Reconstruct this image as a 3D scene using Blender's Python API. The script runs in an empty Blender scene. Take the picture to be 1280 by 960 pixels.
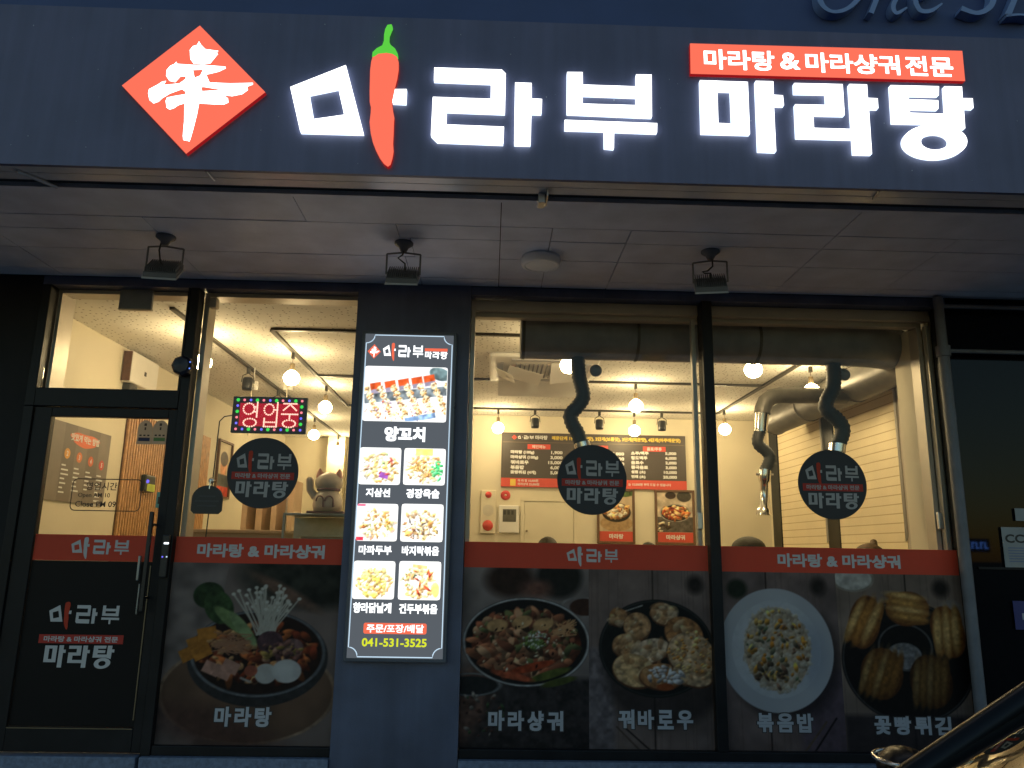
import bpy, bmesh, math, random
import numpy as np
from mathutils import Vector, Matrix
from mathutils.geometry import tessellate_polygon

scene = bpy.context.scene
COL = scene.collection
rnd = random.Random(7)
nrg = np.random.default_rng(11)

# ------------------------------------------------------------------ camera
CAM = Vector((0.0, -5.0, 1.5))
RM = ((0.9994541823, -0.0283078915, 0.0170294077),
      (0.0226342162, 0.2112984982, -0.9771594737),
      (0.0240630362, 0.9770115701, 0.2118238947))      # rows: camera right, down, forward
FPX = 961.0
cd = bpy.data.cameras.new('camera')
cd.sensor_width = 36.0
cd.lens = FPX / 1280.0 * 36.0
cd.clip_start = 0.02
cd.clip_end = 2000
cam = bpy.data.objects.new('camera', cd)
COL.objects.link(cam)
R0, R1, R2 = [Vector(r) for r in RM]
mw = Matrix(((R0.x, -R1.x, -R2.x, CAM.x), (R0.y, -R1.y, -R2.y, CAM.y), (R0.z, -R1.z, -R2.z, CAM.z), (0, 0, 0, 1)))
cam.matrix_world = mw
scene.camera = cam

# ------------------------------------------------------------------ sky, sun, exposure
world = bpy.data.worlds.new('World')
scene.world = world
world.use_nodes = True
nt = world.node_tree
nt.nodes.clear()
wo = nt.nodes.new('ShaderNodeOutputWorld')
bg = nt.nodes.new('ShaderNodeBackground')
sky = nt.nodes.new('ShaderNodeTexSky')
sky.sky_type = 'NISHITA'
sky.sun_disc = False
sky.sun_elevation = math.radians(3.0)
sky.sun_rotation = math.radians(20.0)
sky.ozone_density = 2.0
sky.dust_density = 0.4
bg.inputs['Strength'].default_value = 0.13
nt.links.new(sky.outputs[0], bg.inputs['Color'])
nt.links.new(bg.outputs[0], wo.inputs['Surface'])
sd = bpy.data.lights.new('dusk_sun', 'SUN')
sd.energy = 0.02
sd.angle = math.radians(20)
sd.color = (1.0, 0.8, 0.65)
so = bpy.data.objects.new('dusk_sun', sd)
COL.objects.link(so)
so.rotation_euler = (math.radians(88), 0, math.radians(180 - 20))
scene.view_settings.view_transform = 'Standard'
scene.view_settings.look = 'None'
scene.view_settings.gamma = 1.0
EXPO = 1.3                      # the photograph is exposed for the dusk
scene.view_settings.exposure = EXPO
scene.view_settings.use_curve_mapping = False
cy = scene.cycles
cy.use_denoising = True
cy.max_bounces = 8
cy.diffuse_bounces = 4
cy.glossy_bounces = 4
cy.transparent_max_bounces = 16
cy.sample_clamp_indirect = 6.0
cy.caustics_reflective = False
cy.caustics_refractive = False

# ------------------------------------------------------------------ pixel -> world helpers
def ray(px, py):
    a = (px - 640) / FPX; b = (py - 480) / FPX
    return R0 * a + R1 * b + R2
def at(px, py, Y):
    r = ray(px, py)
    return CAM + r * ((Y - CAM.y) / r.y)
def atx(px, py, X):
    r = ray(px, py)
    return CAM + r * ((X - CAM.x) / r.x)
def zr(v): return v + CAM.z          # height relative to the lens -> world
def yr(v): return v + CAM.y          # distance from the lens -> world
def lin(c):
    return tuple(((x / 255.0) / 12.92 if x / 255.0 <= 0.04045 else ((x / 255.0 + 0.055) / 1.055) ** 2.4) for x in c)

# ------------------------------------------------------------------ materials
def newmat(name):
    m = bpy.data.materials.new(name)
    m.use_nodes = True
    t = m.node_tree
    t.nodes.clear()
    o = t.nodes.new('ShaderNodeOutputMaterial')
    return m, t, o
def pm(name, col, rough=0.5, metal=0.0, var=0.12, scale=6.0, bump=0.0, bscale=40.0, spec=0.5, coat=0.0):
    m, t, o = newmat(name)
    b = t.nodes.new('ShaderNodeBsdfPrincipled')
    b.inputs['Roughness'].default_value = rough
    b.inputs['Metallic'].default_value = metal
    b.inputs['Specular IOR Level'].default_value = spec
    b.inputs['Coat Weight'].default_value = coat
    t.links.new(b.outputs[0], o.inputs[0])
    tc = t.nodes.new('ShaderNodeTexCoord')
    n = t.nodes.new('ShaderNodeTexNoise')
    n.inputs['Scale'].default_value = scale
    n.inputs['Detail'].default_value = 5
    t.links.new(tc.outputs['Object'], n.inputs['Vector'])
    r = t.nodes.new('ShaderNodeValToRGB')
    r.color_ramp.elements[0].position = 0.3
    r.color_ramp.elements[1].position = 0.7
    r.color_ramp.elements[0].color = (*[max(0, c * (1 - var)) for c in col], 1)
    r.color_ramp.elements[1].color = (*[min(1, c * (1 + var)) for c in col], 1)
    t.links.new(n.outputs['Fac'], r.inputs[0])
    t.links.new(r.outputs[0], b.inputs['Base Color'])
    mr = t.nodes.new('ShaderNodeMapRange')
    mr.inputs['To Min'].default_value = max(0.02, rough - 0.08)
    mr.inputs['To Max'].default_value = min(1.0, rough + 0.08)
    t.links.new(n.outputs['Fac'], mr.inputs['Value'])
    t.links.new(mr.outputs[0], b.inputs['Roughness'])
    if bump > 0:
        n2 = t.nodes.new('ShaderNodeTexNoise')
        n2.inputs['Scale'].default_value = bscale
        n2.inputs['Detail'].default_value = 3
        t.links.new(tc.outputs['Object'], n2.inputs['Vector'])
        bp = t.nodes.new('ShaderNodeBump')
        bp.inputs['Strength'].default_value = bump
        bp.inputs['Distance'].default_value = 0.01
        t.links.new(n2.outputs['Fac'], bp.inputs['Height'])
        t.links.new(bp.outputs[0], b.inputs['Normal'])
    return m
def em(name, col, strength):
    m, t, o = newmat(name)
    e = t.nodes.new('ShaderNodeEmission')
    e.inputs['Color'].default_value = (*col, 1)
    e.inputs['Strength'].default_value = strength / 2 ** EXPO
    t.links.new(e.outputs[0], o.inputs[0])
    return m
def glassmat(name, tint=(0.96, 0.97, 0.96), base=0.009, top=0.5, gloss=(1, 1, 1)):
    m, t, o = newmat(name)
    tr = t.nodes.new('ShaderNodeBsdfTransparent')
    tr.inputs['Color'].default_value = (*tint, 1)
    gl = t.nodes.new('ShaderNodeBsdfGlossy')
    gl.inputs['Roughness'].default_value = 0.012
    gl.inputs['Color'].default_value = (*gloss, 1)
    lw = t.nodes.new('ShaderNodeLayerWeight')
    lw.inputs['Blend'].default_value = 0.5
    p = t.nodes.new('ShaderNodeMath'); p.operation = 'POWER'
    p.inputs[1].default_value = 4.0
    t.links.new(lw.outputs['Facing'], p.inputs[0])
    mr = t.nodes.new('ShaderNodeMapRange')
    mr.inputs['To Min'].default_value = base
    mr.inputs['To Max'].default_value = top
    t.links.new(p.outputs[0], mr.inputs['Value'])
    mx = t.nodes.new('ShaderNodeMixShader')
    t.links.new(mr.outputs[0], mx.inputs[0])
    t.links.new(tr.outputs[0], mx.inputs[1])
    t.links.new(gl.outputs[0], mx.inputs[2])
    t.links.new(mx.outputs[0], o.inputs[0])
    return m
def vcmat(name, rough=0.45, emit=0.0, transl=0.0, glow=0.0):
    """printed picture: the ink is a colour attribute; emit > 0 for a backlit print"""
    m, t, o = newmat(name)
    a = t.nodes.new('ShaderNodeVertexColor')
    a.layer_name = 'Col'
    if emit > 0:
        e = t.nodes.new('ShaderNodeEmission')
        e.inputs['Strength'].default_value = emit / 2 ** EXPO
        t.links.new(a.outputs['Color'], e.inputs['Color'])
        t.links.new(e.outputs[0], o.inputs[0])
        return m
    b = t.nodes.new('ShaderNodeBsdfPrincipled')
    b.inputs['Roughness'].default_value = rough
    b.inputs['Specular IOR Level'].default_value = 0.15
    tc = t.nodes.new('ShaderNodeTexCoord')
    n = t.nodes.new('ShaderNodeTexNoise')
    n.inputs['Scale'].default_value = 3.0
    t.links.new(tc.outputs['Object'], n.inputs['Vector'])
    mr = t.nodes.new('ShaderNodeMapRange')
    mr.inputs['To Min'].default_value = rough - .1
    mr.inputs['To Max'].default_value = rough + .1
    t.links.new(n.outputs['Fac'], mr.inputs['Value'])
    t.links.new(mr.outputs[0], b.inputs['Roughness'])
    t.links.new(a.outputs['Color'], b.inputs['Base Color'])
    if transl > 0:
        tl = t.nodes.new('ShaderNodeBsdfTranslucent')
        t.links.new(a.outputs['Color'], tl.inputs['Color'])
        mx = t.nodes.new('ShaderNodeMixShader')
        mx.inputs[0].default_value = transl
        t.links.new(b.outputs[0], mx.inputs[1])
        t.links.new(tl.outputs[0], mx.inputs[2])
        t.links.new(mx.outputs[0], o.inputs[0])
    else:
        t.links.new(b.outputs[0], o.inputs[0])
    return m
def filmmat(name, col, transl=0.25, rough=0.45):
    m = pm(name, col, rough, var=0.06, scale=3, spec=0.15)
    t = m.node_tree
    o = [n for n in t.nodes if n.type == 'OUTPUT_MATERIAL'][0]
    b = [n for n in t.nodes if n.type == 'BSDF_PRINCIPLED'][0]
    tl = t.nodes.new('ShaderNodeBsdfTranslucent')
    tl.inputs['Color'].default_value = (*col, 1)
    mx = t.nodes.new('ShaderNodeMixShader')
    mx.inputs[0].default_value = transl
    t.links.new(b.outputs[0], mx.inputs[1])
    t.links.new(tl.outputs[0], mx.inputs[2])
    t.links.new(mx.outputs[0], o.inputs[0])
    return m
def dotceil(name):
    m = pm(name, (0.74, 0.72, 0.66), 0.85, var=0.05, scale=2, bump=0.25, bscale=60)
    t = m.node_tree
    b = [n for n in t.nodes if n.type == 'BSDF_PRINCIPLED'][0]
    old = b.inputs['Base Color'].links[0].from_socket
    tc = t.nodes.new('ShaderNodeTexCoord')
    v = t.nodes.new('ShaderNodeTexVoronoi')
    v.voronoi_dimensions = '2D'
    v.inputs['Scale'].default_value = 20.0
    t.links.new(tc.outputs['Object'], v.inputs['Vector'])
    lt = t.nodes.new('ShaderNodeMath'); lt.operation = 'LESS_THAN'
    lt.inputs[1].default_value = 0.14
    t.links.new(v.outputs['Distance'], lt.inputs[0])
    sp = t.nodes.new('ShaderNodeSeparateColor')
    t.links.new(v.outputs['Color'], sp.inputs[0])
    g2 = t.nodes.new('ShaderNodeMath'); g2.operation = 'GREATER_THAN'
    g2.inputs[1].default_value = 0.45
    t.links.new(sp.outputs[0], g2.inputs[0])
    mu = t.nodes.new('ShaderNodeMath'); mu.operation = 'MULTIPLY'
    t.links.new(lt.outputs[0], mu.inputs[0]); t.links.new(g2.outputs[0], mu.inputs[1])
    mx = t.nodes.new('ShaderNodeMix'); mx.data_type = 'RGBA'
    t.links.new(mu.outputs[0], mx.inputs[0])
    t.links.new(old, mx.inputs[6])
    mx.inputs[7].default_value = (0.12, 0.10, 0.07, 1)
    t.links.new(mx.outputs[2], b.inputs['Base Color'])
    return m

M = {}
M['frame'] = pm('dark_aluminium', (0.014, 0.014, 0.015), 0.42, 0.0, 0.25, 5, 0.05, 200, spec=0.22)
M['pillar'] = pm('slate_panel', (0.085, 0.10, 0.155), 0.5, 0.0, 0.32, 2.2, 0.10, 120)
M['wallblack'] = pm('black_cladding', (0.017, 0.016, 0.016), 0.6, 0.0, 0.35, 2, 0.1, 80, spec=0.2)
M['board'] = pm('sign_board_sheet', (0.14, 0.135, 0.215), 0.5, 0.0, 0.12, 2.5, 0.06, 90)
def streaks(m, amount=0.22):
    t = m.node_tree
    b = [n for n in t.nodes if n.type == 'BSDF_PRINCIPLED'][0]
    src = b.inputs['Base Color'].links[0].from_socket
    tc = t.nodes.new('ShaderNodeTexCoord'); mp = t.nodes.new('ShaderNodeMapping')
    mp.inputs['Scale'].default_value = (14.0, 14.0, 0.7)
    n = t.nodes.new('ShaderNodeTexNoise'); n.inputs['Scale'].default_value = 1.0; n.inputs['Detail'].default_value = 6
    t.links.new(tc.outputs['Object'], mp.inputs[0]); t.links.new(mp.outputs[0], n.inputs['Vector'])
    mr = t.nodes.new('ShaderNodeMapRange'); mr.inputs['From Min'].default_value = .35; mr.inputs['From Max'].default_value = .7
    mr.inputs['To Min'].default_value = 1 - amount; mr.inputs['To Max'].default_value = 1 + amount
    t.links.new(n.outputs['Fac'], mr.inputs['Value'])
    mx = t.nodes.new('ShaderNodeMix'); mx.data_type = 'RGBA'; mx.blend_type = 'MULTIPLY'; mx.inputs[0].default_value = 1
    t.links.new(src, mx.inputs[6]); t.links.new(mr.outputs[0], mx.inputs[7]); t.links.new(mx.outputs[2], b.inputs['Base Color'])
streaks(M['board'], .09); streaks(M['pillar'], .10)
M['upper'] = pm('upper_cladding', (0.06, 0.085, 0.20), 0.55, 0.0, 0.15, 2, 0.05, 60)
M['upletter'] = pm('blue_grey_letter', (0.26, 0.36, 0.60), 0.5)
M['soffit'] = pm('soffit_board', (0.72, 0.735, 0.82), 0.7, 0.0, 0.10, 5, 0.12, 150)
M['dark'] = pm('dark_gap', (0.02, 0.022, 0.03), 0.8)
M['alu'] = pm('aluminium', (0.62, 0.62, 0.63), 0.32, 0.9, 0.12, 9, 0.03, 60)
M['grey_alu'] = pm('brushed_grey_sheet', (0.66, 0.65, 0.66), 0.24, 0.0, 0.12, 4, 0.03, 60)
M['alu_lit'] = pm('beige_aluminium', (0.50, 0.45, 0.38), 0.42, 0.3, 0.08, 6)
M['glass'] = glassmat('window_glass')
M['ceiling'] = dotceil('mineral_ceiling')
M['cream'] = pm('cream_wall', (0.70, 0.64, 0.50), 0.75, 0, 0.05, 2, 0.06, 90)
M['floor'] = pm('grey_tile', (0.30, 0.28, 0.26), 0.4)
M['plinth'] = pm('granite_plinth', (0.16, 0.20, 0.28), 0.7, 0, 0.25, 40, 0.2, 120)
M['pave'] = pm('pavement_concrete', (0.46, 0.45, 0.44), 0.8, 0, 0.2, 3, 0.3, 60)
M['asphalt'] = pm('asphalt', (0.05, 0.05, 0.052), 0.85, 0, 0.3, 30, 0.4, 150)
M['letter'] = em('white_letter_face', (0.97, 0.985, 1.0), 3.4)
M['letter_side'] = em('white_letter_return', (0.66, 0.82, 1.0), 2.4)
M['redface'] = em('red_letter_face', (1.0, 0.175, 0.105), 1.02)
M['redside'] = em('red_letter_return', (0.8, 0.02, 0.03), 0.35)
M['greenface'] = em('green_letter_face', (0.13, 0.75, 0.07), 0.85)
M['bulb'] = em('warm_bulb', (1.0, 0.755, 0.40), 100.0)
M['black'] = pm('black_plastic', (0.022, 0.021, 0.02), 0.4)
M['track'] = pm('black_track', (0.05, 0.045, 0.035), 0.45)
M['fixture'] = pm('grey_fixture', (0.15, 0.15, 0.16), 0.5)
M['bronze'] = pm('lamp_socket', (0.22, 0.17, 0.10), 0.4, 0.4)
M['lampwhite'] = pm('white_lamp_rim', (0.90, 0.90, 0.90), 0.4, 0, 0.03)
M['white'] = pm('white_plastic', (0.78, 0.76, 0.72), 0.45, 0, 0.04)
M['offwhite'] = pm('ivory_plastic', (0.72, 0.66, 0.52), 0.5, 0, 0.05)
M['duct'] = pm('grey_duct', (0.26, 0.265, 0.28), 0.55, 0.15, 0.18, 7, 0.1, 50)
M['ductlit'] = pm('duct_lit_tone', (0.10, 0.093, 0.08), 0.5, 0.2, 0.25, 9, 0.08, 60)  # second tone of the one duct, coloured for where the room lights it
M['hose'] = pm('flex_hose', (0.03, 0.029, 0.028), 0.55, 0.0, 0.2, 12)
M['chrome'] = pm('chrome', (0.80, 0.78, 0.74), 0.16, 1.0, 0.06)
M['steel'] = pm('brushed_steel', (0.30, 0.33, 0.35), 0.32, 0.7, 0.12, 14)
M['redplastic'] = pm('red_plastic', (0.60, 0.05, 0.05), 0.4)
M['redpaint'] = pm('red_print', (0.62, 0.07, 0.045), 0.5, 0, 0.05)
M['whiteink'] = pm('white_print', (0.72, 0.72, 0.72), 0.5, 0, 0.05)
M['greyink'] = pm('grey_print', (0.44, 0.44, 0.46), 0.5, 0, 0.08)
M['vinyl'] = filmmat('grey_white_vinyl', (0.62, 0.60, 0.58), 0.03)
M['yellowink'] = pm('yellow_print', (0.75, 0.55, 0.08), 0.5, 0, 0.05)
M['blackink'] = pm('black_print', (0.03, 0.027, 0.025), 0.5)
M['board_brown'] = pm('menu_board_print', (0.065, 0.05, 0.042), 0.5, 0, 0.1, 3)
M['redfilm'] = filmmat('red_window_film', (0.70, 0.095, 0.05), 0.18)
M['blackfilm'] = filmmat('black_window_film', (0.011, 0.010, 0.010), 0.0)
M['sticker'] = pm('black_sticker', (0.022, 0.023, 0.027), 0.5, 0, 0.12, 4)
M['stickwhite'] = filmmat('sticker_white', (0.46, 0.44, 0.42), 0.02)
M['stickred'] = filmmat('sticker_red', (0.50, 0.055, 0.04), 0.03)
M['chiliprint'] = filmmat('chili_print', (0.55, 0.06, 0.03), 0.03)
M['wood'] = pm('oak_slat', (0.52, 0.28, 0.13), 0.5, 0, 0.22, 20)
M['wooddark'] = pm('walnut_back', (0.13, 0.065, 0.035), 0.6, 0, 0.2, 12)
M['tan'] = pm('tan_panel', (0.60, 0.42, 0.28), 0.6, 0, 0.08)
M['blind'] = pm('zebra_blind', (0.74, 0.64, 0.44), 0.8, 0, 0.05, 3)
M['blindline'] = pm('blind_overlap', (0.50, 0.40, 0.24), 0.8, 0, 0.05)
M['darkglass'] = pm('night_glass', (0.006, 0.006, 0.007), 0.03, 0, 0.2, 3, spec=0.2)
for n_ in M['darkglass'].node_tree.nodes:
    if n_.type == 'MAP_RANGE': n_.inputs['To Max'].default_value = 0.03
M['pipe'] = pm('grey_pvc_pipe', (0.15, 0.155, 0.17), 0.5, 0, 0.15, 10)
M['skin'] = pm('skin', (0.55, 0.34, 0.24), 0.5, 0, 0.05)
M['hairblack'] = pm('black_hair', (0.02, 0.016, 0.013), 0.55, 0, 0.3, 60, 0.4, 120)
M['hairbrown'] = pm('brown_hair', (0.10, 0.055, 0.03), 0.55, 0, 0.3, 60, 0.4, 120)
M['cloth1'] = pm('grey_cloth', (0.12, 0.12, 0.14), 0.85)
M['cloth2'] = pm('navy_cloth', (0.04, 0.05, 0.10), 0.85)
M['carpaint'] = pm('black_car_paint', (0.006, 0.006, 0.007), 0.08, 0.0, 0.1, 4, coat=1.0)
M['cartrim'] = pm('car_black_trim', (0.006, 0.006, 0.006), 0.3, spec=0.25)
M['rubber'] = pm('rubber', (0.015, 0.015, 0.015), 0.8)
M['windshield'] = glassmat('car_glass', (0.10, 0.11, 0.11), 0.24, 0.85, (1.0, 0.93, 0.82))
M['catwhite'] = pm('glazed_white', (0.70, 0.60, 0.52), 0.3, 0, 0.06)
M['pink'] = pm('pink_glaze', (0.62, 0.30, 0.26), 0.35)
M['purple'] = pm('purple_cloth', (0.22, 0.12, 0.16), 0.7)
M['lboard'] = em('lightbox_dark_ground', (0.30, 0.345, 0.40), 0.34)
M['lwhite'] = em('lightbox_white', (0.95, 0.98, 1.0), 1.6)
M['lline'] = em('lightbox_line', (0.62, 0.82, 1.0), 1.0)
M['lred'] = em('lightbox_red', (0.95, 0.17, 0.09), 1.0)
M['lyellow'] = em('lightbox_yellow', (0.72, 0.80, 0.03), 1.05)
M['ledred'] = em('led_red_ground', (0.50, 0.012, 0.03), 0.9)
M['leddot'] = em('led_lettering', (1.0, 0.50, 0.40), 1.8)
M['ledg'] = em('led_green', (0.06, 0.75, 0.10), 1.0)
M['ledb'] = em('led_blue', (0.16, 0.14, 1.0), 1.5)
M['ledr'] = em('led_red', (1.0, 0.2, 0.25), 1.5)
M['bluesign'] = em('blue_neon', (0.12, 0.3, 1.0), 9.0)
M['archfilm'] = filmmat('grey_arch_film', (0.34, 0.31, 0.27), 0.35)
M['pic'] = vcmat('printed_picture', 0.5, 0, 0.02)
M['picin'] = vcmat('framed_print', 0.5)
M['piclit'] = vcmat('backlit_picture', emit=1.7)

# ------------------------------------------------------------------ mesh builder
class MB:
    def __init__(s): s.v = []; s.f = []; s.m = []; s.mats = []; s.cur = 0; s.sm = []
    def mat(s, m):
        if m not in s.mats: s.mats.append(m)
        s.cur = s.mats.index(m); return s
    def add(s, vs, fs, smooth=False):
        b = len(s.v)
        s.v += [tuple(v) for v in vs]
        for f in fs:
            s.f.append(tuple(b + i for i in f)); s.m.append(s.cur); s.sm.append(smooth)
        return s
    def box(s, x0, x1, y0, y1, z0, z1, bev=0.0):
        if bev <= 0:
            vs = [(x, y, z) for x in (x0, x1) for y in (y0, y1) for z in (z0, z1)]
            fs = [(0, 1, 3, 2), (4, 6, 7, 5), (0, 4, 5, 1), (2, 3, 7, 6), (0, 2, 6, 4), (1, 5, 7, 3)]
            return s.add(vs, fs)
        bm = bmesh.new()
        bmesh.ops.create_cube(bm, size=1)
        for v in bm.verts:
            v.co = Vector(((x0 + x1) / 2 + v.co.x * (x1 - x0), (y0 + y1) / 2 + v.co.y * (y1 - y0), (z0 + z1) / 2 + v.co.z * (z1 - z0)))
        bmesh.ops.bevel(bm, geom=bm.edges[:], offset=bev, segments=2, affect='EDGES', profile=0.5)
        bm.verts.index_update()
        s.add([v.co[:] for v in bm.verts], [[v.index for v in f.verts] for f in bm.faces])
        bm.free(); return s
    def quad(s, a, b, c, d): return s.add([a, b, c, d], [(0, 1, 2, 3)])
    def tube(s, pts, rad, n=12, cap=True, smooth=True, squash=None):
        pts = [Vector(p) for p in pts]
        rads = rad if isinstance(rad, (list, tuple)) else [rad] * len(pts)
        rings = []
        prev = None
        for i, p in enumerate(pts):
            if i == 0: d = pts[1] - pts[0]
            elif i == len(pts) - 1: d = pts[-1] - pts[-2]
            else: d = (pts[i + 1] - pts[i]).normalized() + (pts[i] - pts[i - 1]).normalized()
            d.normalize()
            if prev is None:
                up = Vector((0, 0, 1)) if abs(d.z) < 0.9 else Vector((1, 0, 0))
                u = d.cross(up).normalized()
            else:
                u = (prev - d * prev.dot(d)).normalized()
            prev = u
            w = d.cross(u)
            rings.append([p + (u * math.cos(2 * math.pi * k / n) + w * math.sin(2 * math.pi * k / n)) * rads[i] for k in range(n)])
        vs = [v for r in rings for v in r]
        fs = []
        for i in range(len(rings) - 1):
            for k in range(n):
                fs.append((i * n + k, i * n + (k + 1) % n, (i + 1) * n + (k + 1) % n, (i + 1) * n + k))
        s.add(vs, fs, smooth)
        if cap:
            s.add(rings[0], [tuple(range(n))[::-1]]); s.add(rings[-1], [tuple(range(n))])
        return s
    def cyl(s, a, b, r, n=16, r2=None, smooth=True): return s.tube([a, b], [r, r if r2 is None else r2], n, True, smooth)
    def lathe(s, prof, c, n=24, axis='z', smooth=True):
        vs = []
        for (r, h) in prof:
            for k in range(n):
                a = 2 * math.pi * k / n
                q = (r * math.cos(a), r * math.sin(a), h)
                if axis == 'y': q = (q[0], h, q[1])
                if axis == 'x': q = (h, q[0], q[1])
                vs.append((c[0] + q[0], c[1] + q[1], c[2] + q[2]))
        fs = []
        for i in range(len(prof) - 1):
            for k in range(n):
                fs.append((i * n + k, i * n + (k + 1) % n, (i + 1) * n + (k + 1) % n, (i + 1) * n + k))
        return s.add(vs, fs, smooth)
    def ball(s, c, r, sc=(1, 1, 1), seg=16, rings=10, noise=0.0, smooth=True):
        vs = []; fs = []
        for i in range(rings + 1):
            th = math.pi * i / rings
            for k in range(seg):
                ph = 2 * math.pi * k / seg
                q = r * (1 + noise * rnd.uniform(-1, 1))
                vs.append((c[0] + q * sc[0] * math.sin(th) * math.cos(ph), c[1] + q * sc[1] * math.sin(th) * math.sin(ph), c[2] + q * sc[2] * math.cos(th)))
        for i in range(rings):
            for k in range(seg):
                fs.append((i * seg + k, (i + 1) * seg + k, (i + 1) * seg + (k + 1) % seg, i * seg + (k + 1) % seg))
        return s.add(vs, fs, smooth)
    def prism(s, loops, off=None, side=None, front=None):
        """flat polygon (outer loop + holes, 3-D points) with an optional depth towards off"""
        loops = [[Vector(p) for p in l] for l in loops]
        flat = [p for l in loops for p in l]
        tri = tessellate_polygon(loops)
        if front is not None: s.mat(front)
        s.add(flat, [tuple(t) for t in tri])
        if off is not None:
            off = Vector(off)
            if side is not None: s.mat(side)
            for l in loops:
                n = len(l)
                s.add(l + [p + off for p in l], [(i, (i + 1) % n, n + (i + 1) % n, n + i) for i in range(n)])
            if front is not None: s.mat(front)
        return s
    def ribbon(s, pts, w, normal):
        pts = [Vector(p) for p in pts]; normal = Vector(normal)
        ws = w if isinstance(w, (list, tuple)) else [w] * len(pts)
        vs = []
        for i, p in enumerate(pts):
            d = pts[min(i + 1, len(pts) - 1)] - pts[max(i - 1, 0)]
            d.normalize()
            u = d.cross(normal).normalized() * ws[i] / 2
            vs += [p - u, p + u]
        return s.add(vs, [(2 * i, 2 * i + 1, 2 * i + 3, 2 * i + 2) for i in range(len(pts) - 1)])
    def build(s, name, mats=None, parent=None, fix=False):
        me = bpy.data.meshes.new(name)
        org = Vector((0, 0, 0))
        if parent is not None: org = wloc(parent)
        me.from_pydata([(v[0] - org.x, v[1] - org.y, v[2] - org.z) for v in s.v], [], s.f)
        ml = s.mats if s.mats else [mats]
        for m in ml: me.materials.append(m)
        if s.mats: me.polygons.foreach_set('material_index', s.m)
        me.polygons.foreach_set('use_smooth', s.sm)
        me.update()
        if fix:
            bm = bmesh.new(); bm.from_mesh(me)
            bmesh.ops.remove_doubles(bm, verts=bm.verts, dist=1e-5)
            bmesh.ops.recalc_face_normals(bm, faces=bm.faces); bm.to_mesh(me); bm.free()
        o = bpy.data.objects.new(name, me)
        COL.objects.link(o)
        if parent is not None: o.parent = parent
        return o
def wloc(o):
    l = Vector((0, 0, 0))
    while o is not None:
        l += o.location; o = o.parent
    return l
def tag(o, label=None, cat=None, group=None, kind=None):
    if label: o['label'] = label
    if cat: o['category'] = cat
    if group: o['group'] = group
    if kind: o['kind'] = kind
    return o
def thing(name, label, cat, loc=(0, 0, 0), group=None):
    o = bpy.data.objects.new(name, None)
    o.empty_display_size = 0.1
    o.location = loc
    COL.objects.link(o)
    return tag(o, label, cat, group)
def copy_tree(o, parent=None):
    c = o.copy(); COL.objects.link(c)
    if parent is not None: c.parent = parent
    for ch in list(o.children): copy_tree(ch, c)
    return c
def recenter(o):
    """put a single-mesh thing's origin at its base"""
    me = o.data
    co = np.empty(len(me.vertices) * 3); me.vertices.foreach_get('co', co); co = co.reshape(-1, 3)
    c = Vector(((co[:, 0].min() + co[:, 0].max()) / 2, (co[:, 1].min() + co[:, 1].max()) / 2, co[:, 2].min()))
    me.transform(Matrix.Translation(-c)); o.location = c
    return o

# ------------------------------------------------------------------ lettering from the built-in font
_tc = {}
def text_geo(s, bold=0.03):
    k = (s, bold)
    if k in _tc: return _tc[k]
    cu = bpy.data.curves.new('lettering', 'FONT')
    cu.body = s; cu.offset = bold; cu.resolution_u = 3
    o = bpy.data.objects.new('lettering', cu)
    COL.objects.link(o)
    dg = bpy.context.evaluated_depsgraph_get()
    me = bpy.data.meshes.new_from_object(o.evaluated_get(dg))
    vs = np.array([v.co[:] for v in me.vertices]); fs = [tuple(p.vertices) for p in me.polygons]
    bpy.data.objects.remove(o); bpy.data.curves.remove(cu); bpy.data.meshes.remove(me)
    lo = vs.min(0); hi = vs.max(0)
    vs[:, 0] = (vs[:, 0] - lo[0]) / (hi[0] - lo[0]); vs[:, 1] = (vs[:, 1] - lo[1]) / (hi[1] - lo[1])
    _tc[k] = (vs, fs, (hi[0] - lo[0]) / (hi[1] - lo[1]))
    return _tc[k]
def put_text(mb, s, O, U, V, bold=0.03, W=None):
    """fit a word into the parallelogram O, O+U, O+V"""
    vs, fs, asp = text_geo(s, min(bold, .012))
    O = Vector(O); U = Vector(U); V = Vector(V)
    k = max(0.0, bold - .012) * 1.15
    n = U.cross(V).normalized() * .00012
    ul = k * V.length / U.length
    # weight: the same outline pressed again a hair to each side
    for i, (dx, dy) in enumerate(((0, 0), (-1, -1), (1, -1), (1, 1), (-1, 1)) if k > .004 else ((0, 0),)):
        o = O + U * (dx * ul + (0)) + V * (dy * k) + n * i
        mb.add([o + U * (float(v[0]) * (1 - 2 * ul) + ul) + V * (float(v[1]) * (1 - 2 * k) + k) for v in vs], fs)
def text_h(mb, s, x, z, h, y, bold=0.03, align='l', maxw=None):
    vs, fs, asp = text_geo(s, min(bold, .012))
    w = h * asp * (1 + max(0, bold - .012) * 1.5)
    if maxw and w > maxw: w = maxw
    if align == 'r': x -= w
    if align == 'c': x -= w / 2
    put_text(mb, s, (x, y, z), (w, 0, 0), (0, 0, h), bold)
    return w
def text_px(mb, s, p0, p1, Y, bold=0.03):
    """word on the plane Y filling the box between two picture corners (lower-left, upper-right)"""
    a = at(*p0, Y); b = at(*p1, Y)
    put_text(mb, s, (a.x, Y, a.z), (b.x - a.x, 0, 0), (0, 0, b.z - a.z), bold)

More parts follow.
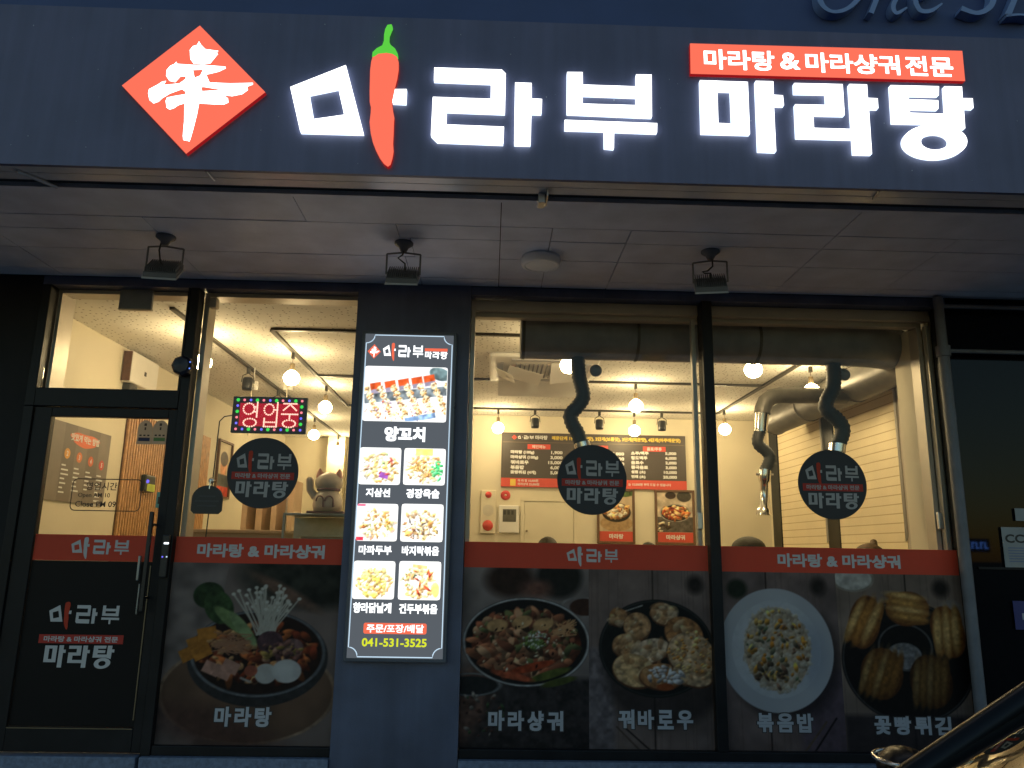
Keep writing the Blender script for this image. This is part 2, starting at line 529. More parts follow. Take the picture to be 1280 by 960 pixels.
# ------------------------------------------------------------------ logo outlines (as measured on the sign sheet)
def z6(pts): return [(340 + x / 6.0, 60 + y / 6.0) for x, y in pts]
def za(pts): return [(520 + x / 7.111, 70 + y / 7.111) for x, y in pts]
def zb(pts): return [(690 + x / 7.111, 70 + y / 7.111) for x, y in pts]
def zc(pts): return [(860 + x / 5.647, 40 + y / 5.647) for x, y in pts]
def zd(pts): return [(1040 + x / 5.647, 40 + y / 5.647) for x, y in pts]
def ze(pts): return [(130 + x / 4.8, 10 + y / 4.8) for x, y in pts]
def ell(cx, cy, rx, ry, n=40): return [(cx + rx * math.cos(2 * math.pi * k / n), cy + ry * math.sin(2 * math.pi * k / n)) for k in range(n)]
PXL = {
 'mieum': [z6([(137, 292), (553, 128), (686, 641), (213, 628)]), z6([(278, 345), (497, 300), (542, 500), (310, 533)])],
 'nub': [z6([(920, 308), (1010, 308), (1005, 412), (900, 407)])],
 'chili': [z6([(755, 72), (745, 105), (737, 170), (735, 250), (733, 330), (734, 410), (743, 450), (741, 490), (733, 560), (741, 640), (757, 710), (780, 770), (810, 830), (840, 872), (870, 894), (890, 880), (905, 830), (913, 780), (909, 720), (913, 650), (916, 560), (919, 530), (909, 480), (903, 430), (905, 390), (925, 300), (940, 240), (951, 170), (951, 110), (938, 70), (905, 48), (860, 40), (800, 47)])],
 'stem': [[(484.5, 32), (489.5, 31.2), (490.8, 34), (489, 38), (486.6, 44), (486.2, 52), (488.5, 57), (494, 61.5), (497.3, 68), (497.5, 71.5), (492, 68.6), (486, 66.2), (480, 66), (473, 68), (467.5, 71.6), (465.3, 71.3), (466, 66), (471, 61.2), (478, 57.5), (480, 52), (480.3, 44), (481.8, 37)]],
 'rieul': [za([(163, 102), (762, 120), (797, 155), (790, 507), (272, 487), (267, 608), (782, 628), (775, 780), (187, 757), (133, 703), (150, 363), (665, 380), (667, 237), (160, 217)])],
 'a': [za([(882, 235), (1028, 240), (1028, 377), (1120, 382), (1115, 508), (1025, 505), (1018, 787), (874, 783)])],
 'bieup': [zb([(135, 142), (272, 143), (274, 254), (748, 270), (748, 163), (885, 165), (888, 540), (133, 507)]), zb([(272, 342), (748, 360), (748, 437), (272, 423)])],
 'u': [zb([(113, 567), (935, 597), (933, 680), (552, 665), (550, 820), (465, 812), (463, 660), (113, 650)])],
 'm2': [zc([(85, 340), (422, 352), (437, 720), (95, 710)]), zc([(207, 410), (302, 413), (312, 647), (214, 642)])],
 'a2': [zc([(477, 345), (602, 348), (605, 443), (670, 447), (677, 518), (606, 515), (622, 842), (497, 837)])],
 'r2': [[(992.8, 103.75), (1053.3, 105.2), (1055.8, 143.7), (1016.7, 142.8), (1017.5, 159.8), (1066.2, 161.3), (1067, 173.2), (996, 171.4), (994, 130.3), (1033.5, 131.2), (1032.7, 116.5), (993.2, 115.8)]],
 'a3': [zd([(122, 367), (247, 370), (253, 465), (322, 468), (327, 538), (260, 535), (282, 860), (155, 857)])],
 't2': [zd([(413, 375), (755, 383), (753, 447), (540, 443), (542, 475), (750, 482), (750, 543), (547, 538), (550, 570), (808, 578), (815, 645), (430, 637)])],
 'a4': [zd([(793, 383), (917, 385), (922, 467), (993, 468), (998, 537), (930, 533), (940, 680), (812, 648)])],
 'ng2': [zd(ell(728, 772, 227, 121)), zd(ell(728, 773, 100, 57))],
 'plate': [[(862.5, 54.2), (1202.9, 63.6), (1206.5, 101.4), (863.2, 92.2)]],
 'diamond': [ze([(575, 105), (968, 505), (493, 875), (107, 465)])],
 'brush_top': [ze([(572, 203), (585, 225), (610, 250), (688, 260), (678, 272), (686, 280), (676, 290), (660, 310), (640, 335), (600, 341), (540, 336), (520, 310), (517, 255), (535, 232), (560, 225)])],
 'brush': [ze([(437, 325), (440, 338), (525, 344), (620, 346), (730, 355), (733, 365), (690, 385), (615, 403), (635, 450), (760, 455), (895, 452), (895, 462), (860, 475), (865, 495), (830, 520), (770, 532), (720, 525), (745, 545), (748, 570), (720, 582), (650, 580), (572, 575), (560, 640), (540, 720), (523, 780), (515, 803), (497, 798), (478, 795), (475, 770), (483, 680), (485, 575), (450, 585), (420, 605), (395, 612), (378, 600), (372, 560), (380, 540), (430, 530), (490, 520), (492, 505), (470, 490), (400, 515), (350, 545), (330, 565), (300, 575), (275, 555), (267, 515), (272, 490), (320, 465), (350, 445), (375, 440), (360, 465), (455, 455), (490, 430), (495, 412), (460, 415), (430, 448), (395, 440), (375, 410), (378, 375), (400, 350), (425, 338)]),
          ze([(535, 375), (597, 372), (580, 408), (545, 422)]), ze([(585, 478), (600, 476), (715, 495), (590, 502)])],
}
YS = -1.624
LG = {k: [[(lambda q: (q.x, q.z))(at(px, py, YS)) for px, py in l] for l in v] for k, v in PXL.items()}
def logo(mb, keys, box, y, mirror=False):
    """place logo pieces: their common bounding box goes to box = (x0, z0, x1, z1) on the plane y"""
    allp = [p for k in keys for l in LG[k] for p in l]
    x0 = min(p[0] for p in allp); x1 = max(p[0] for p in allp); z0 = min(p[1] for p in allp); z1 = max(p[1] for p in allp)
    for k in keys:
        mb.prism([[(box[0] + (p[0] - x0) / (x1 - x0) * (box[2] - box[0]), y, box[1] + (p[1] - z0) / (z1 - z0) * (box[3] - box[1])) for p in l] for l in LG[k]])
def bounds(keys):
    allp = [p for k in keys for l in LG[k] for p in l]
    return min(p[0] for p in allp), min(p[1] for p in allp), max(p[0] for p in allp), max(p[1] for p in allp)
def logo_in(mb, keys, full, box, y):
    """pieces of a logo keeping their place inside the bounding box of the keys in full"""
    X0, Z0, X1, Z1 = bounds(full)
    sx = (box[2] - box[0]) / (X1 - X0); sz = (box[3] - box[1]) / (Z1 - Z0)
    for k in keys:
        mb.prism([[(box[0] + (p[0] - X0) * sx, y, box[1] + (p[1] - Z0) * sz) for p in l] for l in LG[k]])
NAME = ['mieum', 'nub', 'chili', 'rieul', 'a', 'bieup', 'u']       # the shop's name with the pepper
NAMEW = ['mieum', 'nub', 'rieul', 'a', 'bieup', 'u']
DISH = ['m2', 'a2', 'r2', 'a3', 't2', 'a4', 'ng2']

# ------------------------------------------------------------------ pictures: painted into a colour attribute
def vnoise(h, w, cell, oct=3):
    out = np.zeros((h, w)); amp = 1; tot = 0
    for o in range(oct):
        c = max(1.5, cell / 2 ** o)
        gh, gw = int(h / c) + 3, int(w / c) + 3
        g = nrg.random((gh, gw))
        yy = np.arange(h) / c; xx = np.arange(w) / c
        yi = yy.astype(int); xi = xx.astype(int)
        fy = (yy - yi)[:, None]; fx = (xx - xi)[None, :]
        fy = fy * fy * (3 - 2 * fy); fx = fx * fx * (3 - 2 * fx)
        a = g[yi][:, xi]; b = g[yi][:, xi + 1]; c2 = g[yi + 1][:, xi]; d = g[yi + 1][:, xi + 1]
        out += amp * ((a * (1 - fx) + b * fx) * (1 - fy) + (c2 * (1 - fx) + d * fx) * fy)
        tot += amp; amp *= 0.55
    return out / tot
class Pic:
    def __init__(s, w, h, bgc, var=0.25, cell=14):
        s.w, s.h = w, h
        s.Y, s.X = np.mgrid[0:h, 0:w].astype(float)
        s.X /= h - 1; s.Y /= h - 1
        s.A = w / h
        s.img = np.ones((h, w, 3)) * np.array(bgc) / 255.0
        s.img *= (1 + var * (vnoise(h, w, cell) - 0.5) * 2)[:, :, None]
        s.px = 1.0 / h
    def put(s, d, c, var=0.2, cell=6, alpha=1.0, soft=1.0):
        """d: signed distance (inside < 0)"""
        a = np.clip(0.5 - d / (s.px * soft * 1.4), 0, 1) * alpha
        if a.max() <= 0: return s
        col = np.ones((s.h, s.w, 3)) * np.array(c) / 255.0
        if var: col = col * (1 + var * (vnoise(s.h, s.w, cell, 2) - 0.5) * 2)[:, :, None]
        s.img = s.img * (1 - a[:, :, None]) + col * a[:, :, None]
        return s
    def ell(s, cx, cy, rx, ry, c, rot=0, **k):
        x = s.X - cx; y = s.Y - cy
        u = x * math.cos(rot) + y * math.sin(rot); v = -x * math.sin(rot) + y * math.cos(rot)
        return s.put((np.sqrt((u / rx) ** 2 + (v / ry) ** 2) - 1) * min(rx, ry), c, **k)
    def ring(s, cx, cy, rx, ry, t, c, **k):
        return s.put(np.abs(np.sqrt(((s.X - cx) / rx) ** 2 + ((s.Y - cy) / ry) ** 2) - 1) * min(rx, ry) - t, c, **k)
    def rect(s, x0, y0, x1, y1, c, rot=0, **k):
        cx, cy_ = (x0 + x1) / 2, (y0 + y1) / 2
        x = s.X - cx; y = s.Y - cy_
        u = x * math.cos(rot) + y * math.sin(rot); v = -x * math.sin(rot) + y * math.cos(rot)
        return s.put(np.maximum(np.abs(u) - (x1 - x0) / 2, np.abs(v) - (y1 - y0) / 2), c, **k)
    def line(s, x0, y0, x1, y1, w, c, **k):
        dx, dy = x1 - x0, y1 - y0
        t = np.clip(((s.X - x0) * dx + (s.Y - y0) * dy) / (dx * dx + dy * dy + 1e-9), 0, 1)
        return s.put(np.hypot(s.X - x0 - t * dx, s.Y - y0 - t * dy) - w, c, **k)
    def bits(s, n, cx, cy, rx, ry, sz, pal, asp=(1, 2.5), alpha=1.0, rots=(0, 3.14), shade=0.35):
        for i in range(n):
            r = math.sqrt(rnd.random()); a = rnd.uniform(0, 6.283)
            x = cx + rx * r * math.cos(a); y = cy + ry * r * math.sin(a)
            q = rnd.uniform(*sz); e = rnd.uniform(*asp); ro = rnd.uniform(*rots)
            c = np.array(rnd.choice(pal)) * rnd.uniform(0.8, 1.12)
            x0, x1 = int((x - q * e) * s.h) - 2, int((x + q * e) * s.h) + 3
            y0, y1 = int((y - q * e) * s.h) - 2, int((y + q * e) * s.h) + 3
            x0, y0 = max(0, x0), max(0, y0); x1, y1 = min(s.w, x1), min(s.h, y1)
            if x1 <= x0 or y1 <= y0: continue
            X = s.X[y0:y1, x0:x1] - x; Y = s.Y[y0:y1, x0:x1] - y
            u = X * math.cos(ro) + Y * math.sin(ro); v = -X * math.sin(ro) + Y * math.cos(ro)
            d = (np.sqrt((u / (q * e)) ** 2 + (v / q) ** 2) - 1) * q
            al = (np.clip(0.5 - d / (s.px * 1.4), 0, 1) * alpha)[:, :, None]
            tone = 1 + shade * np.clip(-(Y + X * .5) / q, -1, 1)
            s.img[y0:y1, x0:x1] = s.img[y0:y1, x0:x1] * (1 - al) + np.clip(c / 255.0 * tone[:, :, None], 0, 1) * al
        return s
    def mesh(s, name, O, U, V, m, parent, gain=1.0):
        """O lower-left corner, U right, V up"""
        img = np.clip(s.img * gain, 0, 1)
        img = np.where(img <= 0.04045, img / 12.92, ((img + 0.055) / 1.055) ** 2.4)
        h, w = s.h, s.w
        fu = np.linspace(0, 1, w)[None, :, None]; fv = np.linspace(1, 0, h)[:, None, None]
        org = wloc(parent) if parent is not None else Vector((0, 0, 0))
        co = np.array(Vector(O) - org)[None, None, :] + fu * np.array(U)[None, None, :] + fv * np.array(V)[None, None, :]
        idx = np.arange(h * w).reshape(h, w)
        fs = np.stack([idx[1:, :-1], idx[1:, 1:], idx[:-1, 1:], idx[:-1, :-1]], -1).reshape(-1, 4)
        me = bpy.data.meshes.new(name)
        me.vertices.add(h * w); me.vertices.foreach_set('co', co.reshape(-1))
        me.loops.add(fs.size); me.loops.foreach_set('vertex_index', fs.reshape(-1))
        me.polygons.add(len(fs)); me.polygons.foreach_set('loop_start', np.arange(0, fs.size, 4)); me.polygons.foreach_set('loop_total', np.full(len(fs), 4))
        me.update(calc_edges=True)
        ca = me.color_attributes.new('Col', 'FLOAT_COLOR', 'POINT')
        ca.data.foreach_set('color', np.concatenate([img, np.ones((h, w, 1))], -1).reshape(-1))
        me.materials.append(m)
        o = bpy.data.objects.new(name, me)
        COL.objects.link(o)
        if parent is not None: o.parent = parent
        return o

# ================================================================== SETTING
GZ = 0.0                       # street level
PZ = 0.275                     # top of the plinth
FZ = 0.275                     # dining room floor
CZ = zr(1.75)                  # dining room ceiling
SZ = zr(1.755)                 # soffit
XL, XR = -3.36, 3.65           # side walls of the dining room
YB = 5.05                      # wall with the menu board
YBL = 7.5                      # far wall on the left

ground = MB(); ground.quad((-400, -400, -0.12), (400, -400, -0.12), (400, 400, -0.12), (-400, 400, -0.12))
tag(ground.build('road', M['asphalt']), kind='structure')
pv = MB(); pv.box(-30, 30, -2.2, -0.05, -0.119, 0.0)
tag(pv.build('pavement', M['pave']), kind='structure')
kb = MB(); kb.box(-30, 30, -2.36, -2.203, -0.119, 0.012, 0.012)
tag(kb.build('kerb', M['pave']), kind='structure')
fl = MB(); fl.box(XL, XR, 0.13, YBL, PZ - .2, FZ)
tag(fl.build('floor', M['floor']), kind='structure')

# ---- the building
bld = thing('restaurant_building', 'dark shop front with a deep soffit and a brightly lit dining room behind glass', 'building', (0, 0, 0))
PXA, PXB = -0.925, -0.165
m = MB(); m.box(PXA, PXB, -0.035, 0.35, 0.0, SZ - .004)
m.build('pillar', M['pillar'], bld)
m = MB(); m.box(-6.5, -3.03, -0.02, 0.25, 0.0, SZ - .004)
m.build('cladding_wall', M['wallblack'], bld)
ZT = zr(1.692)                  # head of the openings
m = MB()
m.box(-3.03, PXA - .002, -0.02, 0.2, ZT + .0, SZ - .004)
m.box(PXB + .002, 3.10, -0.02, 0.2, ZT + .0, SZ - .004)
m.build('lintel', M['pillar'], bld)
m = MB()                        # plinth in two lengths, with the joint the photo shows under the door post
m.box(-6.5, -2.055, -0.06, 0.13, 0, PZ, .006); m.box(-2.035, PXA - .003, -0.06, 0.13, 0, PZ, .006); m.box(PXB + .003, 3.10, -0.06, 0.13, 0, PZ, .006)
m.build('plinth', M['plinth'], bld)
# soffit boards
m = MB()
ys = [yr(3.66), yr(3.985), yr(4.175), yr(4.47), yr(4.83), -0.022]
xs0 = -6.4
for i in range(len(ys) - 1):
    cuts = [xs0] + ([-4.2, -2.75, -1.05, 0.02, 1.9, 3.1, 6.5] if i == 0 else [-3.9, -2.9, -1.95, -0.5 - .06 * (i % 2), 0.02, 0.31, 0.75, 1.9, 2.6, 6.5])
    for a, b in zip(cuts[:-1], cuts[1:]):
        dz = rnd.uniform(-0.0015, 0.0015)
        m.box(a + .0025, b - .0025, ys[i] + .0035, ys[i + 1] - .0035, SZ + dz, SZ + .02)
m.build('soffit_boards', M['soffit'], bld)
m = MB(); m.box(-6.5, 6.5, yr(3.66), 0.2, SZ + .024, SZ + .06)
m.build('soffit_backing', M['dark'], bld)
m = MB(); m.box(-6.5, 6.5, yr(3.625), yr(3.656), SZ - .012, SZ + .05)
m.build('soffit_trim', M['soffit'], bld)
m = MB(); m.box(-6.5, 6.5, -1.50, -1.40, zr(1.80), 8.0); m.box(-6.5, 6.5, -1.40, 0.25, SZ + .07, SZ + .3)
m.build('upper_wall', M['upper'], bld)
# dining room shell
m = MB(); m.box(XL - .15, XR + .15, 0.20, YBL + .15, CZ, CZ + .12)
m.build('ceiling', M['ceiling'], bld)
m = MB(); m.box(XL - .15, XL, 0.2, YBL + .15, 0, CZ - .002); m.build('side_wall', M['cream'], bld)
m = MB(); m.box(-0.62, XR, YB, YB + .12, 0, CZ - .002); m.box(-0.62, -0.5, YB + .122, YBL, 0, CZ - .002); m.build('menu_wall', M['cream'], bld)
m = MB(); m.box(XL, -0.5, YBL, YBL + .12, 0, CZ - .002); m.box(-2.62, -2.35, YBL - .22, YBL - .002, 0, CZ - .003); m.build('far_wall', M['cream'], bld)
m = MB()
m.box(XR, XR + .15, 0.2, YB, 0, zr(-.15)); m.box(XR, XR + .15, 0.2, YB, zr(1.62), CZ - .002); m.box(XR, XR + .15, 4.35, YB, zr(-.148), zr(1.618))
m.box(3.097, XR, 0.2, 0.26, 0, CZ - .003)
m.build('window_wall', M['cream'], bld)
# side windows behind the blinds: night glass and dark posts
m = MB(); m.box(XR + .06, XR + .08, 0.26, 4.35, zr(-.148), zr(1.618)); m.build('side_glass', M['darkglass'], bld)
for y in (yr(8.13), yr(9.74)):
    m = MB(); m.box(XR - .04, XR + .05, y - .135, y + .135, zr(-.148), zr(1.618)); m.build('window_post', M['frame'], bld)
# neighbouring dark shop front to the right
m = MB(); m.box(3.10, 6.5, 0.0, 0.18, 0, SZ - .004); m.build('neighbour_cladding', M['darkglass'], bld)
m = MB(); m.box(3.14, 6.5, -0.012, -0.002, zr(-.065), zr(-.05)); m.build('neighbour_rail', M['frame'], bld)

# ---- fascia sign
SG = thing('fascia_sign', 'long dark fascia sign with glowing white lettering, red diamond and red pepper', 'sign', (0, -1.6, zr(1.765)))
m = MB(); m.box(-6.4, 6.4, -1.6, -1.578, zr(1.748), zr(2.607)); m.box(-6.4, 6.4, -1.577, -1.52, zr(1.766), zr(2.607)); m.build('backboard', M['board'], SG)
for x in (-4.55, -2.6, 4.2):
    m = MB(); m.box(x - .0016, x + .0016, -1.6006, -1.5995, zr(1.75), zr(2.605)); m.build('panel_joint', M['dark'], SG)
m = MB()
for i in range(70):
    x = rnd.uniform(-2.6, 2.8); z = zr(rnd.uniform(1.80, 2.57)); r = rnd.uniform(.0015, .0035); m.ball((x, -1.6005, z), r * .8, (1, .4, rnd.uniform(1, 2)), 6, 4)
o = m.build('dust_specks', M['greyink'], SG); o['kind'] = 'stuff'
m = MB()
m.box(-6.4, 6.4, -1.576, -1.512, zr(1.752), zr(1.764)); m.box(-6.4, 6.4, -1.507, yr(3.565), zr(1.752), zr(1.764))
m.build('underside_channel', M['grey_alu'], SG)
m = MB(); m.box(-6.4, 6.4, yr(3.57), yr(3.62), zr(1.766), zr(1.90)); m.build('gap_backing', M['dark'], SG)
OFF = (0, 0.022, 0)
def sign_part(name, keys, front, side, y=YS, parent=SG, off=OFF):
    m = MB()
    for k in keys:
        m.prism([[(p[0], y, p[1]) for p in l] for l in LG[k]], off, side, front)
    return m.build(name, None, parent)
for ks in (['mieum'], ['nub'], ['rieul', 'a'], ['bieup', 'u'], ['m2', 'a2'], ['r2', 'a3'], ['t2', 'a4', 'ng2']):
    sign_part('channel_letter', ks, M['letter'], M['letter_side'])
pep = sign_part('pepper', ['chili'], M['redface'], M['redside'], YS - .004)
m = MB(); m.prism([[(p[0], YS - .006, p[1]) for p in l] for l in LG['stem']], OFF, M['greenface'], M['greenface']); m.build('stem', None, pep)
dm = sign_part('diamond', ['diamond'], M['redface'], M['redside'])
m = MB(); 
for k in ('brush_top', 'brush'): m.prism([[(p[0], YS - .004, p[1]) for p in l] for l in LG[k]])
m.build('brush_character', M['letter'], dm)
pl = sign_part('tagline_plate', ['plate'], M['redface'], M['redside'])
m = MB()
q = [at(x, y, YS - .004) for x, y in ((880.5, 87.4), (967, 62), (976, 88), (999, 65), (1008, 91.2), (1123, 66.5), (1133, 93), (1189.5, 69.5))]
yy = YS - .004
zb0 = at(880, 86.5, YS).z; zt0 = at(880, 61.8, YS).z
for s_, a_, b_ in (('마라탕', q[0].x, q[1].x), ('&', q[2].x, q[3].x), ('마라샹궈', q[4].x, q[5].x), ('전문', q[6].x, q[7].x)):
    e_ = 0.012 if s_ == '&' else 0
    put_text(m, s_, (a_, yy, zb0 + e_), (b_ - a_, 0, 0), (0, 0, zt0 - zb0 - 1.5 * e_), 0.022)
m.build('tagline', M['letter'], pl)
m = MB()
for px_, w_ in ((676, .03),):
    p = at(px_, 238, yr(3.6)); m.box(p.x - .015, p.x + .02, yr(3.55), yr(3.62), zr(1.70), zr(1.752), .003); m.box(p.x + .024, p.x + .032, yr(3.5), yr(3.62), zr(1.715), zr(1.752))
m.build('bracket', M['alu'], SG)
for px_, py_, r_, a_, b_ in ((42, 222, .012, (-.05, 3.47), (.06, 3.62)), (268, 219, .006, (0, 3.42), (.01, 3.5)), (1086, 245, .006, (0, 3.42), (.01, 3.5))):
    p = at(px_, py_, yr(3.52)); m = MB()
    m.tube([(p.x + a_[0], yr(a_[1]), zr(1.748)), (p.x + b_[0], yr(b_[1]), zr(1.742))], r_, 8); m.build('clip', M['alu'], SG)

# ---- raised script letters on the wall above (only their feet are in the picture)
def script(name, label, strokes):
    m = MB()
    for pts, ws in strokes:
        P = [at(x, y, -1.56) for x, y in pts]
        # smooth the stroke
        P2 = []; W2 = []
        for i in range(len(P) - 1):
            p0 = P[max(0, i - 1)]; p1 = P[i]; p2 = P[i + 1]; p3 = P[min(len(P) - 1, i + 2)]
            for k in range(6):
                t = k / 6.0
                P2.append(0.5 * (2 * p1 + (p2 - p0) * t + (2 * p0 - 5 * p1 + 4 * p2 - p3) * t * t + (3 * p1 - p0 - 3 * p2 + p3) * t ** 3))
                W2.append((ws[i] * (1 - t) + ws[i + 1] * t) * .0027)
        P2.append(P[-1]); W2.append(ws[-1] * .0027)
        n = Vector((0, 1, 0))
        L = []; Rr = []
        for i, p in enumerate(P2):
            d = (P2[min(i + 1, len(P2) - 1)] - P2[max(i - 1, 0)]).normalized()
            u = d.cross(n).normalized() * W2[i] / 2
            L.append(p - u); Rr.append(p + u)
        for i in range(len(P2) - 1):
            a, b, c, d_ = L[i], Rr[i], Rr[i + 1], L[i + 1]
            o = Vector((0, .058, 0))
            m.add([a, b, c, d_, a + o, b + o, c + o, d_ + o], [(0, 1, 2, 3), (0, 4, 5, 1), (2, 6, 7, 3), (1, 5, 6, 2), (0, 3, 7, 4)])
    o = m.build(name, M['upletter'])
    tag(o, label, 'letter', 'raised letters above the sign')
    return recenter(o)
script('raised_letter', 'blue grey raised round letter o above the red tagline plate', [([(1082, -40), (1066, -62), (1040, -50), (1026, -22), (1026, 2), (1040, 14), (1060, 10), (1078, -8), (1090, -30), (1082, -40)], [6, 8, 10, 12, 11, 7, 8, 10, 9, 6])])
script('raised_letter', 'blue grey raised slanted letter n with two feet at the top edge', [([(1107, -26), (1098, -6), (1089, 16)], [9, 9, 10]), ([(1098, -8), (1110, -24), (1122, -26), (1126, -14), (1117, 6), (1121, 16), (1134, 9)], [4, 6, 9, 9, 9, 8, 3])])
script('raised_letter', 'blue grey raised letter e with a curled tail at the top edge', [([(1146, -6), (1160, -10), (1168, -20), (1160, -27), (1150, -20), (1144, -4), (1150, 12), (1164, 13), (1178, 4)], [4, 6, 7, 6, 8, 10, 10, 8, 3])])
script('raised_letter', 'blue grey raised letter with a hooked foot right of the letter e', [([(1262, -46), (1244, -40), (1238, -24), (1243, -8), (1238, 8), (1222, 16), (1202, 10)], [4, 9, 11, 11, 11, 9, 11])])
script('raised_letter', 'blue grey raised straight letter at the right end of the wall lettering', [([(1284, -44), (1272, -10), (1260, 19)], [10, 10, 12]), ([(1258, 19), (1276, 18), (1290, 20)], [6, 4, 6])])

# ================================================================== GLAZING
ZB = zr(-1.17)                 # foot of the glass
BT, BB = zr(.052), zr(-.107)   # red band
def frame_boxes(m, x0, x1, z0, z1, w, y0, y1, sides='lrtb'):
    if 'l' in sides: m.box(x0, x0 + w, y0, y1, z0, z1, .004)
    if 'r' in sides: m.box(x1 - w, x1, y0, y1, z0, z1, .004)
    if 't' in sides: m.box(x0 + w + .001, x1 - w - .001, y0, y1, z1 - w, z1, .004)
    if 'b' in sides: m.box(x0 + w + .001, x1 - w - .001, y0, y1, z0, z0 + w, .004)
def inner_jamb(m, x0, x1, z0, z1, d0, d1, t):
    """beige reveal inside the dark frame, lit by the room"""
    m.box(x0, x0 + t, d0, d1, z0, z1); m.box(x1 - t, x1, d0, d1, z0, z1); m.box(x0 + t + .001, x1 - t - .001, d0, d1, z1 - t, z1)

# left display window, between the door post and the pillar
LW = thing('display_window', 'tall window left of the grey pillar with black post on its left', 'window', (-1.46, 0, PZ))
m = MB(); m.box(-2.045, -1.985, -0.03, 0.07, PZ, ZT - .002, .004); m.box(-1.984, PXA - .003, -0.02, 0.07, PZ, ZB, .004); m.build('frame', M['frame'], LW)
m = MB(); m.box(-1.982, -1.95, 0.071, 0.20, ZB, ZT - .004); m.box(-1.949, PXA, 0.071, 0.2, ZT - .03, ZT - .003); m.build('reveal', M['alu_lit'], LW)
m = MB(); m.box(-1.982, PXA - .004, 0.02, 0.028, ZB + .002, ZT - .003); m.build('glass', M['glass'], LW)
m = MB(); m.box(-1.948, -1.90, 0.06, 0.12, zr(1.585), zr(1.655), .006); m.build('corner_bracket', M['alu_lit'], LW)

# right window in two bays
RW = thing('shop_window', 'wide two bay window right of the grey pillar with black mullion', 'window', (1.45, 0, PZ))
MX0, MX1 = 1.405, 1.475
XE = 3.035
m = MB()
m.box(PXB + .003, XE + .06, -0.02, 0.07, PZ, ZB, .004); m.box(XE, XE + .06, -0.025, 0.07, ZB + .001, ZT - .002, .004)
m.build('frame', M['frame'], RW)
m = MB(); m.box(MX0, MX1, -0.03, 0.10, ZB + .002, ZT - .003, .005); m.build('mullion', M['frame'], RW)
m = MB(); m.box(PXB + .004, MX0 - .002, 0.03, 0.038, ZB + .002, ZT - .003); m.build('glass', M['glass'], RW)
m = MB(); m.box(MX1 + .002, XE - .002, 0.03, 0.038, ZB + .002, ZT - .003); m.build('glass', M['glass'], RW)
m = MB()
m.box(PXB + .004, PXB + .03, 0.075, 0.2, ZB, ZT - .004)
m.box(PXB + .031, XE, 0.075, 0.13, zr(1.615), ZT - .004)
m.box(PXB + .031, XE - .03, 0.131, 0.20, zr(1.585), zr(1.65), .004)
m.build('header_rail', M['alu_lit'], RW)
for x, w in ((MX0 - .05, .03), (XE - .035, .03)):
    m = MB(); m.box(x, x + w, 0.072, 0.12 if w < .04 else .2, ZB, zr(1.584), .003); m.build('sliding_stile', M['alu_lit'], RW)
for px_, py_ in ((875, 651), (1175, 651)):
    p = at(px_, py_, 0.06); m = MB(); m.box(p.x - .018, p.x + .018, .045, .07, p.z - .055, p.z + .055, .006); m.build('latch', M['alu'], RW)
m = MB(); m.box(2.965, 2.998, 0.125, 0.235, ZB, zr(1.584), .002); m.build('reveal', M['alu_lit'], RW)
m = MB(); m.box(2.972, 3.095, 0.243, 0.46, FZ, zr(1.60)); m.build('corner_return', M['cream'], RW)

# transom over the door
TW = thing('transom_window', 'small window above the entrance door showing the room ceiling', 'window', (-2.5, 0, zr(.9)))
m = MB()
m.box(-3.028, -2.968, -0.03, 0.07, zr(.865), ZT - .002, .004); m.box(-2.967, -2.048, -0.03, 0.07, zr(.865), zr(.985), .004)
m.box(-2.0615, -2.047, -.029, .069, zr(.986), ZT - .003)
m.build('frame', M['frame'], TW)
m = MB(); m.box(-2.966, -2.0625, 0.02, 0.028, zr(.986), ZT - .003); m.build('glass', M['glass'], TW)
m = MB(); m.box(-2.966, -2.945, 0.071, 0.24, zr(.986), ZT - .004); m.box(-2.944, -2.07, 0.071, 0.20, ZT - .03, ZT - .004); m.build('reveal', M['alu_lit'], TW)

# entrance door
ED = thing('entrance_door', 'black framed glass entrance door with long vertical handle and opening hours lettering', 'door', (-2.5, 0, PZ))
m = MB()
frame_boxes(m, -2.965, -2.048, PZ + .012, zr(.86), .112, -0.015, 0.035, 'l')
m.box(-2.852, -2.105, -0.015, 0.035, zr(.80), zr(.86), .004)
m.box(-2.852, -2.105, -0.015, 0.035, PZ + .012, zr(-1.075), .004)
m.box(-2.104, -2.048, -0.015, 0.035, PZ + .012, zr(.86), .004)
m.box(-3.028, -2.968, -0.03, 0.07, PZ, zr(.863), .004)
m.build('frame', M['frame'], ED)
m = MB(); m.box(-2.851, -2.106, 0.005, 0.013, zr(-1.074), zr(.799)); m.build('glass', M['glass'], ED)
m = MB()
m.box(-2.112, -2.106, -.0195, -.0155, zr(-1.03), zr(-.13)); m.box(-2.85, -2.108, -.0195, -.0155, zr(-1.082), zr(-1.077))
m.build('edge_strip', M['bronze'], ED)
hd = MB()
p0 = at(190, 644, -.085); p1 = at(178, 764, -.085)
hd.box(p0.x - .012, p0.x + .012, -.10, -.076, zr(-.40), zr(.20), .006)
for z in (zr(.12), zr(-.32)): hd.cyl((p0.x, -.077, z), (p0.x, -.015, z), .009, 10)
hd.build('handle', M['black'], ED)
m = MB(); m.box(p0.x - .075, p0.x - .06, -.04, -.016, zr(-.22), zr(-.07), .004); m.build('latch_plate', M['steel'], ED)
m = MB(); m.box(p0.x - .055, p0.x - .047, -.035, -.016, zr(-.42), zr(-.24), .002); m.build('latch_plate', M['steel'], ED)
lk = MB(); lk.box(-2.042, -1.995, -.055, -.031, zr(-.20), zr(.06), .008); lk = lk.build('lock', M['black'], ED)
p = at(208, 679, -.056)
